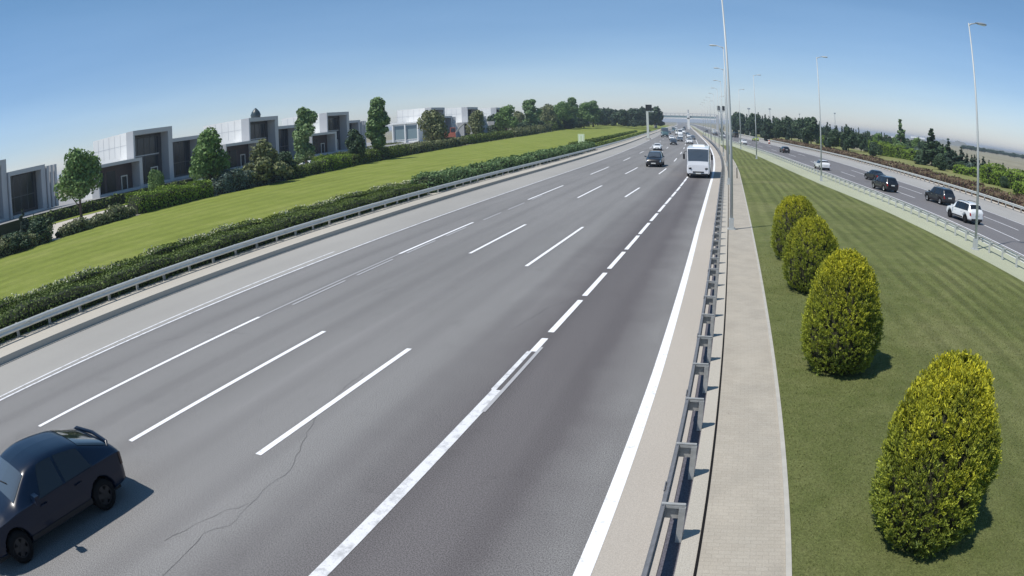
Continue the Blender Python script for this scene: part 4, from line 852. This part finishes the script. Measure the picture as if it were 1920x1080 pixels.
def wheel(root, x, y, r, wd, rim='rim_silver', near=True):
    s = 1 if x > 0 else -1; t = MB(); V = []; n = 24; prof = [(-wd/2, r*.62), (-wd/2, r*.93), (-wd/2+.03, r), (wd/2-.03, r), (wd/2, r*.93), (wd/2, r*.62)]
    for k in range(n):
        a = 2*pi*k/n
        for px, pr in prof: V.append((px, pr*cos(a), pr*sin(a)))
    t.add(V, [(k*6+j, k*6+j+1, ((k+1) % n)*6+j+1, ((k+1) % n)*6+j) for k in range(n) for j in range(5)])
    wb = empty('wheel', (x, y, r)); wb.parent = root
    t.build('tyre', 'tyre', wb, True)
    q = MB(); xo = s*wd*.44; ring = []
    for k in range(n): a = 2*pi*k/n; ring += [(xo, r*.64*cos(a), r*.64*sin(a)), (xo, r*.55*cos(a), r*.55*sin(a)), (xo-s*.06, r*.54*cos(a), r*.54*sin(a))]
    q.add(ring, [(k*3+j, k*3+j+1, ((k+1) % n)*3+j+1, ((k+1) % n)*3+j) for k in range(n) for j in range(2)])
    for k in range(5):
        a = 2*pi*k/5; c, d = cos(a), sin(a); w0, w1 = .045, .065
        q.add([(xo-s*.005, c*.02-d*w0, d*.02+c*w0), (xo-s*.005, c*.02+d*w0, d*.02-c*w0), (xo-s*.01, c*r*.57+d*w1, d*r*.57-c*w1), (xo-s*.01, c*r*.57-d*w1, d*r*.57+c*w1)], [(0, 1, 2, 3)])
    q.add([(xo, .05*cos(2*pi*k/10), .05*sin(2*pi*k/10)) for k in range(10)], [tuple(range(10))]); q.add([(xo-s*.07, r*.55*cos(2*pi*k/16), r*.55*sin(2*pi*k/16)) for k in range(16)], [tuple(range(16))], 1)
    q.build('rim', [rim, 'rim_silver' if rim == 'rim_silver' else 'trim_black'], wb)
BODY = dict(
 suv=dict(L=4.65, st=[(-2.30, .42, .80, .92, .66, .70, .62), (-2.26, .34, .92, 1.05, .80, .80, .70), (-2.16, .32, 1.00, 1.20, .88, .87, .72), (-1.90, .30, 1.04, 1.56, .91, .90, .66), (-1.60, .28, 1.05, 1.66, .93, .915, .66), (-.6, .27, 1.04, 1.70, .94, .92, .67), (.25, .27, 1.03, 1.66, .94, .92, .66), (.62, .27, 1.02, 1.50, .94, .915, .66), (1.15, .27, .99, 1.10, .93, .90, .72), (1.5, .28, .95, 1.03, .92, .89, .74), (2.0, .30, .87, .97, .88, .84, .70), (2.22, .33, .78, .88, .80, .76, .62), (2.33, .42, .66, .74, .68, .64, .50)], arch=[(-1.42, .36), (1.42, .36)], r=.36, side=[(3.05, 4.15), (4.3, 5.35), (5.5, 6.9)], ws=(6.35, 7.85), rw=(2.2, 3.1)),
 sedan=dict(L=4.6, st=[(-2.30, .40, .72, .82, .66, .68, .58), (-2.22, .30, .86, .97, .80, .80, .68), (-2.0, .27, .92, 1.06, .87, .86, .70), (-1.62, .24, .94, 1.13, .89, .87, .64), (-1.02, .22, .95, 1.39, .90, .88, .60), (-.5, .21, .95, 1.47, .90, .885, .58), (.0, .21, .94, 1.485, .90, .885, .58), (.46, .21, .93, 1.40, .90, .88, .58), (1.05, .22, .90, 1.03, .90, .87, .68), (1.5, .24, .86, .95, .89, .86, .70), (2.0, .26, .78, .86, .85, .81, .64), (2.20, .30, .68, .77, .78, .73, .56), (2.32, .38, .58, .64, .66, .60, .46)], arch=[(-1.38, .33), (1.40, .33)], r=.33, side=[(4.15, 5.3), (5.42, 7.0)], ws=(7.15, 7.95), rw=(3.2, 4.0)),
 coupe=dict(L=4.5, st=[(-2.28, .40, .80, .90, .66, .70, .60), (-2.24, .30, .92, 1.02, .80, .81, .70), (-2.08, .27, .98, 1.14, .88, .87, .72), (-1.66, .24, 1.0, 1.28, .91, .89, .68), (-1.10, .22, 1.0, 1.45, .92, .90, .63), (-.5, .21, .99, 1.53, .92, .90, .61), (.0, .21, .98, 1.54, .92, .90, .61), (.46, .21, .96, 1.45, .92, .90, .62), (1.08, .22, .93, 1.08, .92, .88, .72), (1.5, .24, .88, .99, .90, .87, .74), (2.0, .26, .80, .89, .86, .82, .68), (2.20, .30, .70, .79, .79, .74, .58), (2.32, .38, .60, .66, .67, .61, .48)], arch=[(-1.38, .34), (1.40, .34)], r=.34, side=[(3.6, 5.15), (5.3, 6.95)], ws=(7.1, 7.95), rw=(2.25, 3.75)),
 hatch=dict(L=4.1, st=[(-2.02, .40, .78, .90, .66, .70, .60), (-1.97, .30, .90, 1.02, .80, .80, .68), (-1.86, .27, .98, 1.18, .86, .85, .68), (-1.58, .25, 1.0, 1.42, .88, .87, .62), (-1.2, .24, 1.0, 1.50, .89, .88, .61), (-.4, .23, .98, 1.53, .90, .88, .61), (.3, .23, .97, 1.47, .90, .88, .60), (.62, .23, .95, 1.34, .90, .875, .61), (1.12, .24, .92, 1.04, .89, .86, .68), (1.5, .25, .86, .95, .87, .84, .68), (1.85, .28, .76, .84, .82, .77, .62), (2.02, .36, .64, .72, .68, .62, .50)], arch=[(-1.25, .33), (1.28, .33)], r=.33, side=[(3.15, 4.4), (4.55, 6.5)], ws=(6.4, 7.85), rw=(2.2, 3.1)),
 bus=dict(L=8.2, st=[(-4.1, .50, 1.30, 2.70, 1.02, 1.10, .98), (-4.05, .42, 1.32, 2.90, 1.13, 1.15, 1.04), (-3.8, .38, 1.34, 3.02, 1.16, 1.165, 1.08), (-2, .36, 1.35, 3.05, 1.17, 1.17, 1.09), (0, .36, 1.35, 3.06, 1.17, 1.17, 1.09), (2, .36, 1.35, 3.05, 1.17, 1.17, 1.09), (3.3, .36, 1.34, 3.03, 1.17, 1.165, 1.08), (3.72, .36, 1.32, 2.96, 1.16, 1.15, 1.05), (3.92, .37, 1.28, 2.60, 1.13, 1.13, 1.03), (4.04, .38, 1.24, 1.75, 1.08, 1.09, 1.00), (4.10, .42, 1.16, 1.30, 1.0, 1.02, .95)], arch=[(-2.2, .44), (2.6, .44)], r=.43, side=[(2.05, 2.9), (2.98, 3.9), (3.98, 4.9), (4.98, 5.9), (5.98, 6.5)], ws=(7.25, 9.1), rw=(.5, 1.4)),
 van=dict(L=5.6, st=[(-2.8, .42, 1.20, 2.20, .86, .92, .80), (-2.76, .34, 1.22, 2.40, .94, .96, .86), (-2.55, .32, 1.24, 2.50, .97, .98, .88), (-1, .30, 1.25, 2.52, .98, .98, .88), (.8, .30, 1.24, 2.50, .98, .98, .87), (1.3, .30, 1.20, 2.38, .98, .97, .82), (1.95, .31, 1.12, 1.42, .97, .94, .76), (2.4, .33, 1.0, 1.15, .93, .88, .72), (2.7, .36, .85, .96, .84, .78, .64), (2.8, .44, .70, .78, .72, .66, .54)], arch=[(-1.75, .36), (1.85, .36)], r=.36, side=[(4.3, 5.4)], ws=(5.05, 5.85), rw=(.4, 1.2)))
LOFT = {k: Loft(v['st']) for k, v in BODY.items()}
PROTO = {}
def vehicle(kind, name, paint_, loc, rz, label, cat='car', group=None, rim='rim_silver', sc=1.0, rails=False, trim=None, glass='car_glass', screen='windscreen', spoiler=False, dark_roof=False):
    key = (kind, paint_, rim, rails, screen, spoiler, dark_roof)
    if key in PROTO: r = copy_tree(PROTO[key])
    else:
        B = BODY[kind]; S = LOFT[kind]; r = empty(name, (0, 0, 0)); PROTO[key] = r
        S.body(B['arch'], nu=230 if spoiler else 84, ar=B['r']+.055).build('body', paint_, r, True)
        hl = B['st'][-1][0]; rl = B['st'][0][0]; n = S.n; big = kind in ('bus', 'van')
        m = S.panel(*B['ws'], 6.45, 9, nu=10, nv=8); m.build('windscreen', screen, r, True)
        if kind != 'bus': S.panel(*B['rw'], 6.5, 9, nu=8, nv=8).build('rear_window', glass, r, True)
        if kind in ('suv', 'hatch'):
            for sd in (1, -1): S.panel(B['side'][0][0]+.1, B['side'][-1][1]-.15, 4.95, 5.98, side=sd, off=.006, nu=24, taper=(.4, -.75)).build('window_trim', 'trim_black', r, True)
        for i, (a, b) in enumerate(B['side']):
            last = i == len(B['side'])-1 and not big; first = i == 0 and not big
            for sd in (1, -1):
                S.panel(a, b, 4.85 if not big else 5.0, 6.05, side=sd, taper=((.35 if first else 0), (-.75 if last else 0)), off=.011).build('window', glass, r, True)
        if dark_roof: S.panel(3.6, 6.3, 6.9, 9, nu=10, nv=8, off=.006).build('roof_panel', 'car_black', r, True)
        # lower trim, lights, plates
        un = n-1
        for sd in (1, -1):
            (S.panel(un-1.9, un-.55, 3.25 if not big else 2.5, 4.0, side=sd, off=.014) if kind != 'bus' else MB().box((sd*.84, 4.085, .98), (.34, .08, .17), rz=-sd*.25)).build('headlight', 'lamp_clear' if kind != 'bus' else 'sign_black', r, True)
            S.panel(.45, 1.7 if kind != 'bus' else .9, 3.3, 4.5 if kind != 'bus' else 3.6, side=sd, off=.014).build('taillight', 'lamp_red' if kind != 'coupe' else 'lamp_dark_red', r, True)
            S.panel(float(np.interp(B['arch'][0][0]+B['r']+.08, [q[0] for q in B['st']], range(n))), float(np.interp(B['arch'][1][0]-B['r']-.08, [q[0] for q in B['st']], range(n))), 2.05, 2.45, side=sd, off=.01, nu=20, nv=3).build('sill', 'trim_black', r, True)
            wx = B['st'][5][4]-.115
            for (ya, za) in B['arch']: wheel(r, sd*wx, ya, B['r'], .22, rim)
            z_m = B['st'][6][2]+.06; ym = B['st'][7][0]+.12
            mm = MB()
            if kind == 'bus': mm.tube([(sd*1.1, 3.9, 2.7), (sd*1.35, 4.15, 2.6), (sd*1.38, 4.15, 2.2)], .03, 6); mm.box((sd*1.38, 4.15, 2.15), (.20, .12, .5))
            else: mm.tube([(sd*(B['st'][7][5]-.05), ym, z_m), (sd*(B['st'][7][5]+.10), ym, z_m+.03)], .03, 6); mm.box((sd*(B['st'][7][5]+.16), ym, z_m+.07), (.20, .14, .15), taper=.85)
            mm.build('mirror', 'trim_black' if kind == 'bus' or trim else paint_, r)
            if kind in ('suv', 'sedan', 'hatch', 'coupe'):
                for yy in (-.75, .35): MB().box((sd*(B['st'][5][4]+.012), yy, B['st'][5][2]-.14), (.035, .20, .035)).build('door_handle', 'chrome' if rim == 'rim_silver' else paint_, r)
        zf = B['st'][-1][1]
        gz = (.58 if kind != 'bus' else .62)
        MB().box((0, hl+.004, gz), (.86 if not big else 1.1, .03, .14)).build('grille', 'trim_black', r)
        MB().box((0, hl+.022, gz-.12), (.52, .02, .11)).build('number_plate', 'plate_white', r)
        MB().box((0, hl-.05, zf-.02), (1.3, .16, .16)).build('bumper', 'trim_black', r)
        MB().box((0, rl+.05, B['st'][0][1]-.03), (1.34, .16, .18)).build('bumper', 'trim_black', r)
        MB().box((0, rl-.012, .80 if kind != 'sedan' else .68), (.52, .02, .12)).build('number_plate', 'plate_white', r)
        fl = MB(); fl.box((0, 0, B['st'][5][1]+.02), (B['st'][5][4]*1.5, (hl-rl)*.9, .12)); fl.build('underbody', 'trim_black', r)
        if kind == 'bus':
            MB().box((0, -.5, 3.14), (1.3, 1.8, .16), taper=.9).build('roof_unit', 'bus_white', r); MB().box((0, hl+.004, .44), (1.9, .05, .10)).build('grille', 'trim_black', r)
        if rails:
            for sd in (1, -1): MB().tube([(sd*.62, -1.7, B['st'][4][3]+.03), (sd*.64, -1.4, B['st'][4][3]+.10), (sd*.64, .0, B['st'][5][3]+.07), (sd*.62, .35, B['st'][6][3]-.0)], .022, 6).build('roof_rail', 'trim_black', r, True)
        if spoiler: MB().tube([(-.70, -2.02, 1.11), (-.60, -2.10, 1.16), (0, -2.16, 1.185), (.60, -2.10, 1.16), (.70, -2.02, 1.11)], [.02, .04, .045, .04, .02], 8).build('spoiler', paint_, r)
        for sd in (1,): MB().tube([(sd*.35, B['st'][7][0]+.5, B['st'][8][3]+.10), (sd*-.25, B['st'][7][0]+.42, B['st'][8][3]+.17)], .012, 4).build('wiper', 'trim_black', r)
    r.location = loc; r.rotation_euler = (0, 0, rz); r.scale = (sc, sc, sc); tag(r, label, cat, group); return r
TO = pi          # facing the camera
vehicle('hatch', 'parked_car', 'car_white', (*at(-36.2, 138)[:2], .03), radians(80), 'white car parked under the slender tree by the pavilions')
gm_, gr_ = 'vehicles coming towards the camera on the main road', 'vehicles driving away on the right carriageway'
nv_ = vehicle('coupe', 'coupe', 'car_navy', (-11.52, 4.42, 0), TO-radians(1.0), 'dark navy rounded car cut by the lower left corner of the picture', group=gm_, spoiler=True, rim='rim_dark'); nv_.scale = (1.10, .93, 1.02)
bus_ = vehicle('bus', 'bus', 'bus_white', (-3.55, 80.0, 0), TO+radians(1.0), 'white minibus in the lane next to the right edge line', 'bus', gm_); bus_.scale = (1.17, 1.2, 1.13)
vehicle('suv', 'pickup_suv', 'car_black', (-10.45, 93.4, 0), TO+radians(1), 'black off-road car with a silver bumper left of the white minibus', group=gm_, sc=1.2, trim=None, rails=True)
vehicle('sedan', 'sedan', 'car_white', (-15.6, 144.6, 0), TO+radians(3), 'white sedan behind the black off-road car', group=gm_)
vehicle('suv', 'suv', 'car_charcoal', (-14.9, 179, 0), TO+radians(4), 'dark grey car in the middle lanes behind the white sedan', group=gm_)
vehicle('van', 'van', 'car_teal', (-25.2, 262, 0), TO+radians(7), 'dark teal box van in the far left lane', 'van', gm_, sc=1.5)
vehicle('van', 'van', 'car_white', (-21.3, 292, 0), TO+radians(7), 'white van right of the dark teal van, far away', 'van', gm_, sc=1.15)
vehicle('sedan', 'sedan', 'car_white', (-18.2, 252, 0), TO+radians(6), 'white sedan in front of the distant white van', group=gm_)
vehicle('suv', 'suv', 'car_white', (-11.2, 191, 0), TO+radians(4), 'white car directly above the minibus roof in the picture', group=gm_)
vehicle('hatch', 'hatchback', 'car_grey', (-12.6, 236, 0), TO+radians(6), 'grey hatchback close behind the white car above the minibus', group=gm_)
far = [(212, -15.6, 'car_grey', 'sedan'), (228, -19.6, 'car_white', 'sedan'), (262, -15.5, 'car_white', 'hatch'), (280, -27.5, 'car_silver', 'hatch'), (300, -18.4, 'car_charcoal', 'sedan'), (312, -24, 'car_white', 'van'), (330, -29.5, 'car_grey', 'sedan'), (352, -24.0, 'car_white', 'van'), (380, -32, 'car_silver', 'sedan'), (400, -27.5, 'car_white', 'hatch'), (430, -35.5, 'car_teal', 'van'), (450, -31, 'car_white', 'suv'), (480, -38, 'car_grey', 'sedan'), (500, -33, 'car_charcoal', 'van'), (520, -41, 'car_white', 'van')]
for i, (y, x, p_, k_) in enumerate(far):
    vehicle(k_, {'van': 'van', 'sedan': 'sedan', 'hatch': 'hatchback', 'suv': 'suv'}[k_], p_, (x, y, 0), TO+radians(8), 'tiny %s %s in the distant queue below the footbridge, %s from the camera' % ({'car_grey': 'grey', 'car_white': 'white', 'car_silver': 'silver', 'car_teal': 'teal', 'car_charcoal': 'charcoal'}[p_], {'van': 'van', 'sedan': 'sedan', 'hatch': 'hatchback', 'suv': 'SUV'}[k_], ORD[i]), 'van' if k_ == 'van' else 'car', gm_)
a1 = radians(14)
vehicle('suv', 'suv', 'car_white', (22.1, 52.8, 0), radians(12), 'white SUV nearest on the right carriageway, behind the lamp pole', group=gr_, rails=True, rim='rim_dark', dark_roof=False)
vehicle('suv', 'suv', 'car_charcoal', (24.0, 65.6, 0), radians(14), 'charcoal SUV ahead of the white SUV', group=gr_, rails=True)
vehicle('suv', 'suv', 'car_black', (19.4, 74.6, 0), radians(14), 'black SUV with bright wheels beside the left rail of the right carriageway', group=gr_)
vehicle('sedan', 'sedan', 'car_black', (21.5, 88.5, 0), radians(15), 'black sedan in the middle lane ahead of the black SUV', group=gr_)
vehicle('hatch', 'hatchback', 'car_white', (15.6, 103.5, 0), radians(10), 'white hatchback beside the second right-hand lamp', group=gr_)
vehicle('hatch', 'hatchback', 'car_black', (14.3, 159.4, 0), radians(11), 'small black hatchback ahead of the white hatchback', group=gr_)
vehicle('sedan', 'sedan', 'car_white', (4.9, 205, 0), radians(16), 'white sedan between the walkway lamp and the third right-hand lamp', group=gr_)
vehicle('hatch', 'taxi', 'car_lime', (11.0, 252, 0), radians(16), 'lime green hatchback beside the third right-hand lamp', group=gr_)
vehicle('van', 'van', 'car_black', (3.6, 298, 0), radians(16), 'black van just right of the tall walkway lamp', 'van', gr_)
vehicle('hatch', 'hatchback', 'car_white', (-2.2, 288, 0), radians(16), 'white hatchback just left of the tall walkway lamp', group=gr_)
vehicle('sedan', 'sedan', 'car_charcoal', (-6.2, 330, 0), radians(12), 'charcoal sedan far off on the right carriageway, left of the walkway lamp', group=gr_)
vehicle('van', 'van', 'car_white', (-8.0, 380, 0), radians(10), 'white van far off on the right carriageway under the mast with two panels', 'van', gr_)
vehicle('suv', 'suv', 'car_grey', (-13.6, 420, 0), radians(8), 'grey SUV at the far end of the right carriageway', group=gr_)
# roadside figure: an orange marker barrel on the right hard shoulder
mk = empty('marker_barrel', (14.8, 226, 0)); tag(mk, 'small orange and dark marker barrel on the far hard shoulder', 'marker')
MB().tube([(0, 0, 0), (0, 0, .5), (0, 0, 1.3)], [.42, .36, .28], 12).build('barrel', 'digger_orange', mk, True); MB().tube([(0, 0, .55), (0, 0, .85)], [.37, .34], 12).build('band', 'sign_white', mk, True)

# ------------------------------------------------------------------ haze
hz = bpy.data.materials.new('haze_air'); hz.use_nodes = True; n_ = hz.node_tree.nodes; n_.remove(n_['Principled BSDF'])
pv_ = n_.new('ShaderNodeVolumePrincipled'); pv_.inputs['Color'].default_value = (.76, .86, 1.0, 1); pv_.inputs['Density'].default_value = HAZE; pv_.inputs['Anisotropy'].default_value = .2
hz.node_tree.links.new(pv_.outputs[0], n_['Material Output'].inputs['Volume'])
MT['haze_air'] = hz
hb = MB().box((0, 0, 16.5), (19000, 19000, 36.2)).build('haze', 'haze_air'); tag(hb, kind='stuff')
